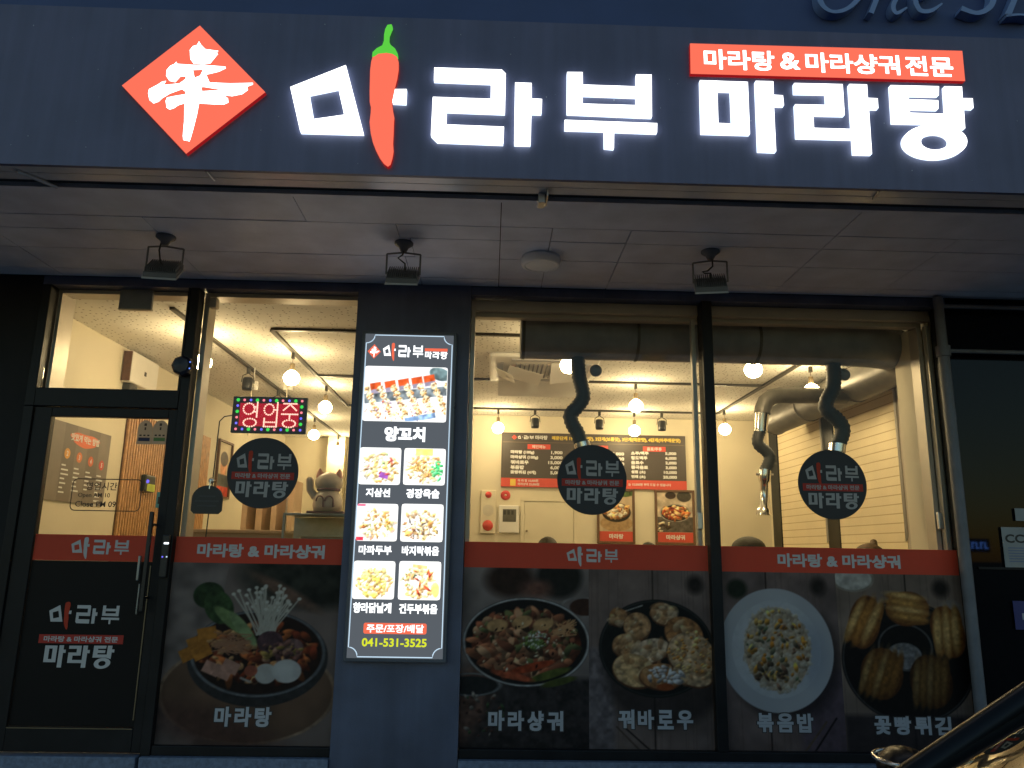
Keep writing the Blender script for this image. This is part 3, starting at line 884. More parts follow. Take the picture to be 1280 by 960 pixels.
m = MB(); m.box(p.x - .014, p.x + .014, -.058, -.0555, p.z - .005, p.z + .005); m.build('status_light', em('lock_white_led', (.8, .9, 1), 4), lk)
for px_, c in ((203, M['ledb']), (208.3, M['lline'])):
    p = at(px_, 696, -.056); m = MB(); m.box(p.x - .004, p.x + .004, -.058, -.0555, p.z - .004, p.z + .004); m.build('status_light', c, lk)
# printed hours on the glass
hr = MB()
a = at(95, 600, .0035); b = at(86, 638, .0035)
x0, x1 = -2.665, -2.23; z0, z1 = zr(.203), zr(.402)
yy = .0035
def rrect(x0, z0, x1, z1, r, n=6):
    pts = []
    for cx, cz, a0 in ((x1 - r, z1 - r, 0), (x0 + r, z1 - r, 90), (x0 + r, z0 + r, 180), (x1 - r, z0 + r, 270)):
        for k in range(n + 1):
            t = math.radians(a0 + 90 * k / n); pts.append((cx + r * math.cos(t), cz + r * math.sin(t)))
    return pts
def outline(m, pts, w, y):
    n = len(pts); P = [Vector((p[0], y, p[1])) for p in pts]
    m.ribbon(P + [P[0]], w, (0, 1, 0))
outline(hr, rrect(x0, z0, x1, z1, .03), .006, yy)
text_h(hr, '영업시간', -2.58, zr(.332), .05, yy, .01)
text_h(hr, 'Open AM 10', -2.625, zr(.278), .036, yy, .01)
text_h(hr, 'Close PM 09', -2.635, zr(.226), .036, yy, .01)
hr.build('opening_hours', M['blackink'], ED)
for k, (px_, c) in enumerate(((181, M['cloth2']), (200, pm('green_print', (.08, .2, .05), .5)))):
    p = at(px_, 541, .003); w = .048; h = .075
    m = MB()
    arch = [(p.x - w, p.z - h), (p.x + w, p.z - h)] + [(p.x + w * math.cos(t), p.z + h * .35 + w * 1.15 * math.sin(t)) for t in [math.pi * i / 12 for i in range(13)]]
    m.mat(M['archfilm']).prism([[(q[0], .003, q[1]) for q in arch]])
    m.mat(c).box(p.x - w * .75, p.x + w * .75, .0018, .0024, p.z - h * .72, p.z - h * .42)
    m.mat(M['blackink'])
    m.box(p.x - .008, p.x + .008, .0018, .0024, p.z + .045, p.z + .062); m.box(p.x - .004, p.x + .006, .0018, .0024, p.z + .018, p.z + .036)
    for dx in (-.025, 0, .025): m.box(p.x + dx - .007, p.x + dx + .007, .0018, .0024, p.z - .022, p.z - .012)
    m.build('award_sticker', None, ED)
p = at(199, 625, .02)
m = MB(); m.box(p.x - .018, p.x + .018, .014, .022, p.z - .05, p.z + .05, .004); m.mat(M['black']).box(p.x - .006, p.x + .006, .0125, .0135, p.z - .025, p.z + .02)
m.mats.insert(0, pm('teal_plastic', (.10, .45, .42), .5)); m.m = [0] * (len(m.f) - 6) + [1] * 6
m.build('door_sensor', None, ED)

# ------------------------------------------------------------------ window films (all printed on the inside of the glass)
def wordmark(m, cx, cz, w, h, y):
    """white shop name with the pepper in its middle"""
    logo_in(m, NAME, NAME, (cx - w / 2, cz - h / 2, cx + w / 2, cz + h / 2), y)
def band(x0, x1, y, label, cx, kind, w, h):
    t = thing('window_band', label, 'window band', ((x0 + x1) / 2, y, BB), 'red bands across the glass')
    m = MB(); m.box(x0, x1, y, y + .0012, BB, BT); m.build('film', M['redfilm'], t)
    m = MB(); cz = (BT + BB) / 2 - .002
    if kind == 'name': wordmark(m, cx, cz, w, h, y - .0012)
    else:
        gap = w * .36
        put_text(m, '마라탕 & 마라샹궈', (cx - w / 2, y - .0012, cz - h / 2), (w, 0, 0), (0, 0, h), .04)
    m.build('lettering', M['vinyl'], t)
    return t
band(-2.851, -2.106, .0025, 'red band with white name lettering on the entrance door glass', at(125, 684, 0).x, 'name', .36, .135)
band(-1.981, PXA - .005, .0165, 'red band with white lettering left of the lit menu panel', at(325.5, 689, 0).x, 'dish', .80, .085)
band(PXB + .005, MX0 - .003, .0265, 'red band with white name lettering right of the grey pillar', at(741, 698, 0).x, 'name', .33, .125)
band(MX1 + .003, XE - .003, .0265, 'red band with white lettering below the rightmost round sticker', at(1051, 702, 0).x, 'dish', .80, .085)

df = thing('window_film', 'black film with stacked white shop lettering on the lower door glass', 'window film', (-2.48, 0, zr(-1.07)))
m = MB(); m.box(-2.851, -2.106, .0025, .0037, zr(-1.074), BB - .001); m.build('film', M['blackfilm'], df)
def stack_logo(parent, cx, z_name, h_name, w_name, z_strip, h_strip, w_strip, z_dish, h_dish, w_dish, y, white, red, chili):
    box = (cx - w_name / 2, z_name - h_name / 2, cx + w_name / 2, z_name + h_name / 2)
    m = MB(); logo_in(m, NAMEW, NAME, box, y); m.build('name_lettering', white, parent)
    m = MB(); logo_in(m, ['chili'], NAME, box, y - .0006); m.build('pepper', chili, parent)
    m = MB(); m.box(cx - w_strip / 2, cx + w_strip / 2, y, y + .0005, z_strip - h_strip / 2, z_strip + h_strip / 2); st = m.build('strip', red, parent)
    m = MB()
    a = cx - w_strip * .44
    put_text(m, '마라탕 & 마라샹궈 전문', (a, y - .0008, z_strip - h_strip * .33), (w_strip * .88, 0, 0), (0, 0, h_strip * .66), .03); m.build('strip_lettering', white, st)
    m = MB(); logo_in(m, DISH, DISH, (cx - w_dish / 2, z_dish - h_dish / 2, cx + w_dish / 2, z_dish + h_dish / 2), y); m.build('dish_lettering', white, parent)
c0 = at(105, 771, 0); c1 = at(101, 799, 0); c2 = at(101, 820, 0)
stack_logo(df, (c0.x + c1.x) / 2, c0.z + .005, .165, .43, c1.z, .052, .51, c2.z - .005, .135, .42, .0012, M['vinyl'], M['stickred'], M['chiliprint'])

# ---- the five food pictures on the glass
BR = [(150, 70, 40), (175, 95, 50), (120, 50, 30), (190, 130, 80), (90, 40, 25), (200, 150, 100)]
def pic_tang():
    P = Pic(190, 206, (132, 114, 106), .18, 40)
    P.rect(-.1, -.1, .25, 1.2, (132, 118, 112), rot=.1, var=.3, cell=18)
    P.ell(.80, .05, .42, .2, (52, 52, 44), var=.4, cell=10, soft=10); P.ell(.62, .16, .2, .035, (120, 90, 75), rot=.5, soft=4)
    P.ell(.46, .72, .46, .27, (112, 84, 66), var=.15, cell=24); P.ring(.46, .72, .46, .27, .006, (150, 122, 100))
    P.ell(.30, .93, .36, .12, (78, 52, 46), rot=.3, soft=14, alpha=.7)
    P.ell(.50, .53, .375, .265, (52, 50, 50)); P.ell(.50, .50, .35, .225, (40, 26, 22)); P.ring(.50, .505, .352, .232, .006, (110, 110, 112))
    P.bits(160, .5, .5, .30, .17, (.008, .022), BR, (1, 3))
    P.ell(.21, .185, .085, .075, (46, 66, 38), var=.4); P.ell(.27, .25, .075, .10, (58, 80, 46), rot=-.5, var=.4); P.ell(.35, .33, .035, .13, (120, 140, 88), rot=-.9, var=.2); P.ell(.41, .37, .03, .12, (140, 158, 108), rot=-.7)
    for i in range(42):
        a = -1.57 + rnd.uniform(-.62, .62); l = rnd.uniform(.13, .27); x0 = .53 + rnd.uniform(-.05, .05)
        x1 = x0 + l * math.cos(a) * 1.1; y1 = .39 + l * math.sin(a)
        P.line(x0, .40, x1, y1, .0045, (196, 188, 172), var=.1); P.ell(x1, y1, .011, .009, (222, 214, 198), var=0)
    for x, y, r in ((.17, .45, .25), (.22, .40, .15), (.135, .51, .3), (.20, .50, .3)): P.rect(x - .05, y - .036, x + .05, y + .036, (184, 118, 48), rot=-r * 1.6, var=.2)
    for x, y in ((.26, .59), (.32, .61), (.36, .58)): P.rect(x - .045, y - .033, x + .045, y + .033, (192, 142, 122), rot=.4, var=.2)
    for i in range(40): P.line(.31 + rnd.uniform(-.06, .06), .45 + rnd.uniform(-.06, .05), .40 + rnd.uniform(-.07, .07), .46 + rnd.uniform(-.06, .06), .003, (170, 120, 90), var=.1)
    P.ell(.56, .44, .07, .06, (88, 62, 66), var=.4); P.ell(.68, .47, .06, .05, (122, 92, 88), var=.4); P.bits(50, .62, .50, .12, .06, (.006, .014), [(120, 80, 70), (90, 60, 60), (150, 110, 90), (160, 130, 70)])
    P.ell(.55, .615, .058, .055, (196, 190, 182), var=.06); P.ell(.66, .60, .078, .064, (206, 200, 194), var=.06); P.ell(.645, .585, .04, .03, (222, 218, 212), soft=8, var=0)
    P.ell(.47, .60, .035, .03, (172, 92, 70)); P.line(.42, .64, .47, .66, .006, (190, 180, 170))
    return P
def pic_xiang():
    P = Pic(150, 208, (138, 124, 118), .25, 30)
    P.ell(.27, .07, .14, .10, (58, 40, 32), soft=8); P.ell(.55, .05, .13, .12, (40, 38, 34), soft=6); P.ell(.42, .12, .08, .05, (126, 84, 70), soft=8); P.ell(.70, .22, .09, .05, (70, 44, 34)); P.ring(.68, .22, .12, .055, .004, (140, 130, 124))
    P.rect(-.1, .62, .9, 1.1, (56, 50, 49), soft=6, var=.4); P.ell(.02, .78, .12, .30, (96, 70, 60), rot=.5, soft=10, var=.5, cell=8); P.ell(.06, .67, .16, .055, (40, 40, 40)); P.ring(.06, .66, .16, .06, .004, (120, 120, 120))
    P.bits(40, .12, .82, .14, .12, (.004, .012), [(130, 120, 110), (90, 60, 50), (60, 80, 50)])
    P.ell(.365, .42, .36, .25, (32, 28, 27)); P.ring(.365, .42, .352, .243, .005, (186, 182, 178))
    P.ell(.365, .43, .31, .195, (92, 44, 28), var=.6, cell=8)
    P.bits(300, .35, .43, .30, .18, (.010, .026), [(170, 104, 72), (186, 126, 90), (150, 84, 58), (122, 70, 50), (200, 150, 112), (104, 74, 54), (104, 106, 66)], (1, 3))
    for x, y in ((.2, .33), (.34, .31), (.46, .32)): P.ell(x, y, .06, .035, (204, 156, 104), rot=rnd.uniform(-.4, .4), var=.25)
    for i in range(30): P.line(.55 + rnd.uniform(-.04, .05), .33 + rnd.uniform(-.02, .06), .60 + rnd.uniform(-.03, .05), .29 + rnd.uniform(0, .09), .003, (216, 160, 110), var=0)
    P.ell(.40, .56, .13, .022, (170, 70, 40), rot=-.25, var=.3); P.ell(.50, .60, .12, .022, (92, 98, 44), rot=-.3, var=.3); P.ell(.29, .61, .12, .02, (178, 84, 54), rot=.2, var=.3); P.ell(.55, .64, .1, .02, (80, 86, 40), rot=-.25)
    P.ell(.42, .43, .05, .03, (96, 116, 60), var=.5); P.bits(60, .42, .41, .08, .05, (.003, .007), [(220, 214, 200), (120, 140, 70)]); P.bits(50, .36, .42, .3, .18, (.003, .006), [(40, 20, 14), (226, 200, 160)])
    return P
def wood(P, lines):
    for x in lines: P.line(x, -.1, x + rnd.uniform(-.02, .02), 1.1, .004, (40, 30, 26), var=.3)
    for i in range(26):
        x = rnd.uniform(0, P.A); P.line(x, -.1, x + rnd.uniform(-.01, .01), 1.1, .002, rnd.choice([(88, 72, 64), (126, 106, 94)]), var=.4, alpha=.35)
    P.ell(.60, .08, .045, .05, (46, 38, 34), soft=6)
def pic_bao():
    P = Pic(142, 208, (132, 112, 104), .22, 26); wood(P, (.36, .71))
    P.rect(-.05, .45, .14, 1.1, (124, 112, 112), soft=5, var=.3)
    P.ell(.42, .58, .34, .30, (40, 34, 32), soft=10, alpha=.7); P.ell(.375, .445, .32, .275, (30, 30, 28)); P.ring(.375, .445, .31, .265, .004, (52, 52, 50)); P.line(.20, .24, .30, .205, .003, (190, 186, 180))
    pal = [(206, 168, 128), (190, 142, 98), (222, 190, 156), (170, 116, 72), (214, 172, 120)]
    for x, y, rx, ry, ro in ((.165, .27, .05, .05, 0), (.27, .32, .075, .075, 0), (.22, .44, .09, .07, .4), (.34, .46, .11, .065, -.3), (.25, .57, .12, .09, .3), (.40, .60, .12, .07, 0), (.42, .25, .075, .06, .3), (.53, .36, .11, .09, .5), (.57, .48, .14, .12, .6), (.57, .59, .11, .06, .3)):
        P.ell(x, y + .008, rx * 1.04, ry * 1.04, (96, 60, 40), rot=ro); P.ell(x, y, rx, ry, rnd.choice(pal), rot=ro, var=.45, cell=5)
        P.bits(22, x, y, rx * .9, ry * .9, (.006, .02), pal + [(214, 180, 140), (164, 110, 68)], (1, 2.4), .5)
    P.bits(60, .57, .47, .13, .12, (.004, .010), [(236, 186, 116), (214, 140, 70)], (1, 2)); P.bits(34, .42, .60, .1, .05, (.006, .012), [(214, 206, 204), (196, 186, 184)]); P.ell(.42, .66, .05, .02, (150, 76, 40))
    P.line(.15, .88, .30, 1.03, .004, (84, 66, 56)); P.line(.19, .88, .36, 1.03, .004, (30, 24, 22))
    return P
def pic_rice():
    P = Pic(148, 208, (124, 104, 98), .25, 26); wood(P, (.28,)); P.ell(.10, .10, .06, .055, (38, 44, 32), soft=4)
    P.rect(.45, .55, .9, 1.1, (92, 76, 92), soft=8, alpha=.6); P.ell(.37, .50, .34, .335, (30, 25, 26), soft=10, alpha=.6)
    P.ell(.325, .445, .345, .35, (196, 194, 196), var=.05, cell=40); P.ell(.325, .44, .27, .275, (206, 204, 206), var=.04); P.ell(.54, .46, .09, .15, (150, 158, 174), soft=14, alpha=.55, var=0)
    P.ell(.33, .44, .20, .235, (176, 152, 128), var=.3)
    P.bits(620, .33, .44, .205, .245, (.005, .011), [(214, 198, 174), (220, 206, 184), (204, 180, 150), (214, 188, 150), (208, 194, 174)], (1, 2.2), .6, (0, 3.14), .12)
    P.bits(60, .33, .42, .18, .2, (.006, .014), [(214, 152, 66), (202, 130, 50), (226, 176, 96)]); P.bits(44, .33, .46, .19, .21, (.006, .014), [(120, 116, 92), (128, 112, 88), (140, 104, 82), (112, 122, 88)])
    P.bits(12, .26, .58, .1, .07, (.008, .014), [(96, 70, 52), (90, 76, 60)])
    P.line(.44, 1.03, .60, .84, .005, (104, 84, 66)); P.line(.50, 1.03, .66, .82, .005, (34, 26, 26))
    return P
def pic_bun():
    P = Pic(150, 208, (142, 120, 106), .2, 30); wood(P, (.40,))
    P.ell(.10, .03, .12, .075, (206, 196, 184)); P.ring(.10, .03, .115, .07, .004, (150, 136, 120))
    P.ell(.63, .28, .10, .14, (150, 134, 124), rot=.4, var=.1); P.line(.60, .2, .6, .28, .006, (70, 60, 56))
    P.ell(.38, .50, .375, .345, (26, 22, 21), var=.2); P.ring(.38, .50, .365, .335, .004, (74, 70, 68)); P.rect(.0, .80, .8, 1.1, (44, 38, 42), alpha=.8, soft=5)
    P.ell(.36, .41, .17, .16, (20, 18, 18)); P.ring(.37, .42, .15, .13, .005, (90, 86, 84)); P.ell(.36, .47, .10, .075, (132, 126, 124), var=.3, cell=4)
    gold = [(206, 148, 76), (190, 126, 58), (222, 172, 104)]
    def bun(x, y, rx, ry, ro, n=4, dk=1.0):
        ca, sa = math.cos(ro), math.sin(ro)
        P.ell(x, y, rx, ry, [int(c * dk) for c in (112, 64, 30)], rot=ro, var=.3)
        for i in range(n):
            u = (i - (n - 1) / 2) / n * 2 * rx * .82; k = 1 - .28 * abs(u / rx) ** 2
            w = rx * 1.15 / n
            P.ell(x + u * ca, y + u * sa, w, ry * k, [int(c * dk * .78) for c in (176, 112, 52)], rot=ro + .25, var=.25, cell=4)
            P.ell(x + (u - w * .22) * ca, y + (u - w * .22) * sa - ry * .06, w * .62, ry * k * .84, [int(c * dk) for c in rnd.choice(gold)], rot=ro + .25, var=.25, cell=4, soft=3)
    bun(.40, .20, .10, .125, 1.45, 4); bun(.15, .28, .09, .155, .22, 3); bun(.62, .33, .095, .15, -.22, 3); bun(.225, .57, .12, .145, .12, 5, .75); bun(.50, .61, .12, .15, -.12, 5, .62)
    return P
Z0F, Z1F = ZB - .002, BB
def food_film(label, pic, x0, x1, y, word, p0, p1):
    t = thing('food_poster', label, 'poster', ((x0 + x1) / 2, y, Z0F), 'food pictures on the shop windows')
    pic.mesh('picture', (x0, y, Z0F), (x1 - x0, 0, 0), (0, 0, Z1F - Z0F), M['pic'], t, 0.82)
    m = MB(); m.box(x0, x1, y + .0006, y + .0016, Z0F, Z1F); m.build('backing', M['blackfilm'], t)
    a = at(*p0, y - .002); b = at(*p1, y - .002)
    n = len(word); w = (b.x - a.x); cw = w / (n + (n - 1) * .22)
    m = MB(); e = MB()
    for i, ch in enumerate(word):
        x = a.x + i * cw * 1.22
        put_text(m, ch, (x, y - .0030, a.z), (cw, 0, 0), (0, 0, b.z - a.z), .036)
        put_text(e, ch, (x - .006, y - .0014, a.z - .006), (cw + .012, 0, 0), (0, 0, b.z - a.z + .012), .058)
    m.build('lettering', M['greyink'], t); e.build('lettering_outline', M['blackink'], t)
    return t
food_film('hot pot bowl picture on glass between the door and pillar', pic_tang(), -1.984, PXA - .003, .0165, '마라탕', (267, 908), (340, 884))
xA, xB, xC = at(736, 800, .03).x, 1.4, at(1049, 800, .03).x
food_film('stir fry pan picture on glass directly right of the pillar', pic_xiang(), PXB + .003, xA, .0265, '마라샹궈', (610, 913), (704, 889))
food_film('fried pork on a black plate picture left of the mullion', pic_bao(), xA, MX0 - .001, .0265, '꿔바로우', (773, 911), (866, 888))
food_film('fried rice on a white plate picture right of the mullion', pic_rice(), MX1 + .001, xC, .0265, '볶음밥', (947, 915), (1016, 892))
food_film('golden fried buns on a black plate picture at the right end', pic_bun(), xC, XE - .001, .0265, '꽃빵튀김', (1094, 918), (1188, 896))

# ---- round stickers
def round_sticker(px_, py_, y, label):
    p = at(px_, py_, y)
    t = thing('round_sticker', label, 'round sticker', (p.x, y, p.z - .23), 'round black stickers on the glass')
    r = .2285
    m = MB(); m.prism([[(p.x + r * math.cos(2 * math.pi * k / 64), y, p.z + r * math.sin(2 * math.pi * k / 64)) for k in range(64)]], (0, .0015, 0)); m.build('disc', M['sticker'], t)
    stack_logo(t, p.x + .002, p.z + .065, .155, .355, p.z - .020, .048, .40, p.z - .108, .105, .335, y - .0015, M['stickwhite'], M['stickred'], M['chiliprint'])
round_sticker(328.5, 591, .0155, 'round black sticker directly under the red LED sign')
round_sticker(740, 599.5, .0255, 'round black sticker in front of the menu board')
round_sticker(1040.5, 605.5, .0255, 'round black sticker in front of the pale window blinds')

# ---- small things on the left glass
p = at(259.5, 625, .005)
t = thing('hanging_plate', 'small black rounded plate hanging from a suction hook in the left window', 'plate', (p.x, .0, p.z - .09))
m = MB(); w, h = .098, .088
arch = [(p.x - w + .02, p.z - h), (p.x + w - .02, p.z - h), (p.x + w, p.z - h + .02)] + [(p.x + w * math.cos(q), p.z + h * .1 + h * .95 * math.sin(q)) for q in [math.pi * i / 14 for i in range(15)]] + [(p.x - w, p.z - h + .02)]
m.prism([[(q[0], -.004, q[1]) for q in arch]], (0, .008, 0)); m.build('board', M['black'], t)
m = MB(); m.lathe([(0.001, 0), (.012, .002), (.02, .010), (.016, .016), (.003, .018)], (p.x + .01, 0, p.z + .125), 16, 'y'); m.cyl((p.x + .01, -.004, p.z + .125), (p.x + .008, -.006, p.z + .07), .004, 8); m.build('suction_hook', M['chrome'], t)
m = MB()
for i, ww in enumerate((.05, .075, .06)): m.box(p.x - ww, p.x + ww, -.0052, -.0045, p.z + .018 - i * .03, p.z + .028 - i * .03)
m.build('lettering', pm('dim_print', (.05, .05, .052), .5), t)

p = at(229.5, 458, -.05)
t = thing('alarm_siren', 'dark blue octagonal alarm siren on the door post', 'siren', (p.x, -.03, p.z - .07))
m = MB(); m.lathe([(0.001, -.055), (.05, -.05), (.066, -.035), (.070, 0.0), (.05, .018)], (p.x, -.05, p.z), 8, 'y', False); m.build('housing', pm('blue_black_plastic', (.012, .015, .032), .35), t)
for a in (25, -25): m = MB(); m.ball((p.x + .06 * math.cos(math.radians(a)), -.088, p.z + .05 * math.sin(math.radians(a))), .005, seg=8, rings=6); m.build('indicator', em('siren_led', (.15, .3, 1), 1.2), t)

# ---- red LED sign
t = thing('led_sign', 'red lit LED sign with coloured border lamps hanging in the left window', 'LED sign', (-1.48, .09, zr(.72)))
x0, x1, z0, z1 = at(289.5, 520, .06).x, at(383, 520, .06).x, zr(.728), zr(.972)
m = MB(); m.box(x0, x1, .062, .09, z0, z1, .004); m.build('case', M['black'], t)
m = MB(); m.box(x0 + .012, x1 - .012, .0605, .0615, z0 + .012, z1 - .012); m.build('lit_ground', pm('led_ground', (.10, .02, .03), .4), t)
m = MB(); m.box(x0 + .05, x1 - .05, .0595, .0600, z0 + .045, z1 - .045); m.build('glow_field', M['ledred'], t)
w_ = x1 - x0; h_ = z1 - z0
def dots(m, pts, r):
    for (u, v) in pts:
        c = (x0 + u * w_, .058, z1 - v * h_)
        m.add([(c[0] + r * math.cos(k * math.pi / 3), c[1], c[2] + r * math.sin(k * math.pi / 3)) for k in range(6)] + [(c[0], c[1] - r * .6, c[2])], [(k, (k + 1) % 6, 6) for k in range(6)])
def dline(a, b, n): return [(a[0] + (b[0] - a[0]) * i / n, a[1] + (b[1] - a[1]) * i / n) for i in range(n + 1)]
def dell(c, rx, ry, n): return [(c[0] + rx * math.cos(6.283 * i / n), c[1] + ry * math.sin(6.283 * i / n)) for i in range(n)]
L_ = []
L_ += dell((.225, .34), .075, .15, 16) + dline((.335, .16), (.335, .56), 9) + dline((.29, .29), (.335, .29), 2) + dline((.29, .42), (.335, .42), 2) + dell((.25, .72), .085, .11, 16)
L_ += dell((.495, .35), .065, .15, 15) + dline((.605, .16), (.605, .56), 9) + dline((.56, .36), (.605, .36), 2) + dline((.44, .60), (.44, .80), 5) + dline((.605, .60), (.605, .80), 5) + dline((.44, .70), (.605, .70), 6) + dline((.44, .82), (.605, .82), 6)
L_ += dline((.69, .18), (.86, .18), 7) + dline((.775, .2), (.69, .36), 5) + dline((.775, .2), (.86, .36), 5) + dline((.67, .47), (.88, .47), 9) + dline((.775, .49), (.775, .58), 2) + dell((.775, .73), .085, .10, 16)
m = MB(); dots(m, L_, .0062); m.build('lettering', M['leddot'], t)
B_ = [(.07 + .86 * i / 10, v) for i in range(11) for v in (.10, .90)] + [(u, .10 + .80 * i / 5) for i in range(1, 5) for u in (.07, .93)]
for i, q in enumerate(B_):
    c = ('ledg', 'ledr', 'ledb')[(i // 2 + (i % 2)) % 3]
    m = MB(); dots(m, [q], .0125 if c == 'ledg' else .009); m.build('border_lamp', M[c], t)
m = MB()
a = (x0 - .002, .075, zr(.845)); m.tube([a, (x0 - .05, .07, zr(.835)), (x0 - .075, .06, zr(.80)), (x0 - .08, .06, zr(.5)), (x0 - .09, .06, zr(.05)), (x0 - .09, .06, zr(-.4))], .004, 8); m.build('power_cord', M['black'], t)

# ================================================================== LIT MENU PANEL
X0, X1, Y1 = -.872, -.248, -.085
Z0, Z1 = zr(-.672), zr(1.405)
LBX = thing('menu_lightbox', 'tall lit menu panel of food pictures mounted on the grey pillar', 'lit menu panel', ((X0 + X1) / 2, -.06, Z0))
m = MB(); m.box(X0, X1, Y1, -.037, Z0, Z1, .006); m.build('case', pm('acrylic_case', (.10, .115, .14), .3), LBX)
m = MB(); m.box(X0 + .022, X1 - .022, Y1 - .0015, Y1 - .0005, Z0 + .022, Z1 - .022); m.build('ground', M['lboard'], LBX)
def lp(px_, py_): return at(px_, py_, Y1 - .003)
yy = Y1 - .003
m = MB(); n_ = .055; e_ = .030
fx0, fx1, fz0, fz1 = X0 + e_, X1 - e_, Z0 + e_, Z1 - e_
def notch(cx, cz, a0): return [(cx + n_ * math.cos(math.radians(a0 - 90 * k / 6)), cz + n_ * math.sin(math.radians(a0 - 90 * k / 6))) for k in range(7)]
ol = notch(fx0, fz1, 0)[::-1]      # concave corner at upper left
pts = []
for cx, cz, a0, a1 in ((fx0, fz1, 270, 360), (fx1, fz1, 180, 270), (fx1, fz0, 90, 180), (fx0, fz0, 0, 90)):
    pts += [(cx + n_ * math.cos(math.radians(a0 + (a1 - a0) * k / 6)), cz + n_ * math.sin(math.radians(a0 + (a1 - a0) * k / 6))) for k in range(7)]
outline(m, pts, .006, yy)
m.build('border_line', M['lline'], LBX)
# logo row
lg = MB(); W_ = M['lwhite']; Rr_ = M['lred']
def lbox(p0, p1): a = lp(*p0); b = lp(*p1); return (a.x, a.z, b.x, b.z)
bx = lbox((459, 448), (476.5, 430.5)); lg.mat(Rr_); logo(lg, ['diamond'], bx, yy)
lg.mat(W_)
X_, Z_ = (bx[0] + bx[2]) / 2, (bx[1] + bx[3]) / 2
logo_in(lg, ['brush_top', 'brush'], ['diamond'], bx, yy - .001)
bn = lbox((478, 451), (529.5, 429.5)); logo_in(lg, NAMEW, NAME, bn, yy)
lg.mat(Rr_); logo_in(lg, ['chili'], NAME, bn, yy - .001)
bd = lbox((531, 448.5), (559.5, 440)); lg.mat(W_); logo(lg, DISH, bd, yy)
b2 = lbox((531, 439), (559.5, 436)); lg.mat(Rr_).box(b2[0], b2[2], yy, yy + .0005, b2[1], b2[3])
lg.build('logo', None, LBX)
WHT = (252, 252, 250)
def lit_kebab():
    P = Pic(112, 76, (238, 240, 244), .06, 20)
    P.ell(1.35, .12, .2, .12, (90, 110, 112), rot=.3, var=.4); P.rect(.0, .42, 1.6, .6, (120, 130, 134), rot=-.12, var=.6, cell=8)
    for i, x in enumerate((.10, .36, .60, .84, 1.06)): P.rect(x, .30 - i * .04, x + .2, .44 - i * .04, (206, 84, 40), rot=-.2, var=.3); P.rect(x + .02, .42 - i * .04, x + .22, .50 - i * .04, (140, 132, 150), rot=-.2)
    P.rect(.0, .66, 1.6, 1.1, (250, 246, 240), rot=-.1, var=.08)
    for i in range(7):
        x = .05 + i * .24
        for j in range(5): P.ell(x + j * .055, .44 - i * .02 + j * .115, .062, .065, (240, 222, 178), var=.25, cell=5); P.bits(10, x + j * .055, .44 - i * .02 + j * .115, .06, .06, (.006, .014), [(176, 110, 56), (250, 240, 220), (208, 160, 90), (112, 84, 58)])
    P.bits(80, .7, .8, .7, .2, (.006, .016), [(222, 150, 80), (240, 200, 120), (190, 90, 60), (250, 250, 250), (150, 120, 150)]); P.rect(.75, .92, 1.0, 1.0, (120, 150, 190), rot=-.2); P.rect(1.0, .86, 1.3, .96, (130, 160, 200), rot=-.2, var=.5)
    return P
def lit_dish(pal, n, extra):
    P = Pic(60, 54, (252, 250, 244), .03, 10)
    P.bits(n, .55, .55, .5, .42, (.02, .05), pal, (1, 2.6), .75); extra(P); return P
PLE = [(250, 236, 180), (246, 222, 140), (255, 250, 230), (236, 204, 130), (222, 170, 90), (255, 255, 246), (200, 140, 74)]
def ex1(P): P.rect(.55, .68, .8, .84, (150, 84, 170), rot=.2); P.bits(16, .5, .45, .45, .35, (.01, .03), [(150, 110, 60), (190, 80, 70), (140, 180, 120)], (2, 4))
def ex2(P):
    P.rect(.3, -.02, .78, .18, (250, 222, 120)); P.bits(70, .52, .55, .26, .26, (.008, .02), [(206, 160, 84), (170, 110, 60), (232, 190, 110)], (2, 4)); P.bits(26, .92, .6, .16, .28, (.02, .04), [(60, 190, 110), (110, 215, 140)], (1, 2.4)); P.line(.05, .36, .25, .46, .008, (120, 80, 60))
def ex3(P): P.ring(.55, .52, .52, .44, .02, (240, 180, 170), alpha=.5); P.bits(40, .55, .6, .4, .3, (.008, .022), [(206, 150, 60), (180, 100, 50), (140, 150, 70)]); P.rect(-.02, .9, .2, 1.02, (214, 60, 80)); P.rect(-.02, -.02, .22, .06, (226, 90, 120))
def ex4(P): P.bits(60, .5, .65, .5, .3, (.008, .022), [(120, 80, 60), (90, 80, 70), (176, 120, 80), (190, 160, 90)], (1.5, 4))
def ex5(P): P.bits(70, .5, .55, .4, .45, (.015, .05), [(250, 226, 110), (248, 236, 150), (236, 200, 90)], (1, 3), .8); P.bits(30, .5, .55, .38, .4, (.006, .014), [(150, 110, 50), (180, 140, 70)], (1, 4))
def ex6(P):
    P.bits(10, .55, .5, .42, .4, (.02, .032), [(196, 70, 44), (214, 110, 60)], (2.5, 4)); P.rect(.35, .08, .75, .17, (236, 196, 130), rot=.1); P.bits(12, .25, .4, .2, .3, (.01, .02), [(130, 170, 100), (70, 80, 60)]); P.ell(1.0, .75, .1, .2, (246, 236, 130))
def rounded(m, bx, y, r=.02):
    m.prism([[(q[0], y, q[1]) for q in rrect(bx[0], bx[1], bx[2], bx[3], r)]])
def lit_pic(P, p0, p1):
    bx = lbox(p0, p1)
    # white backing with rounded corners, picture set just inside it
    m = MB(); rounded(m, bx, yy); f = m.build('picture_backing', em('picture_rim', (.9, .92, .9), 1.2) if 'picture_rim' not in bpy.data.materials else bpy.data.materials['picture_rim'], LBX)
    g = .004
    P.mesh('picture', (bx[0] + g, yy - .001, bx[1] + g), (bx[2] - bx[0] - 2 * g, 0, 0), (0, 0, bx[3] - bx[1] - 2 * g), M['piclit'], f)
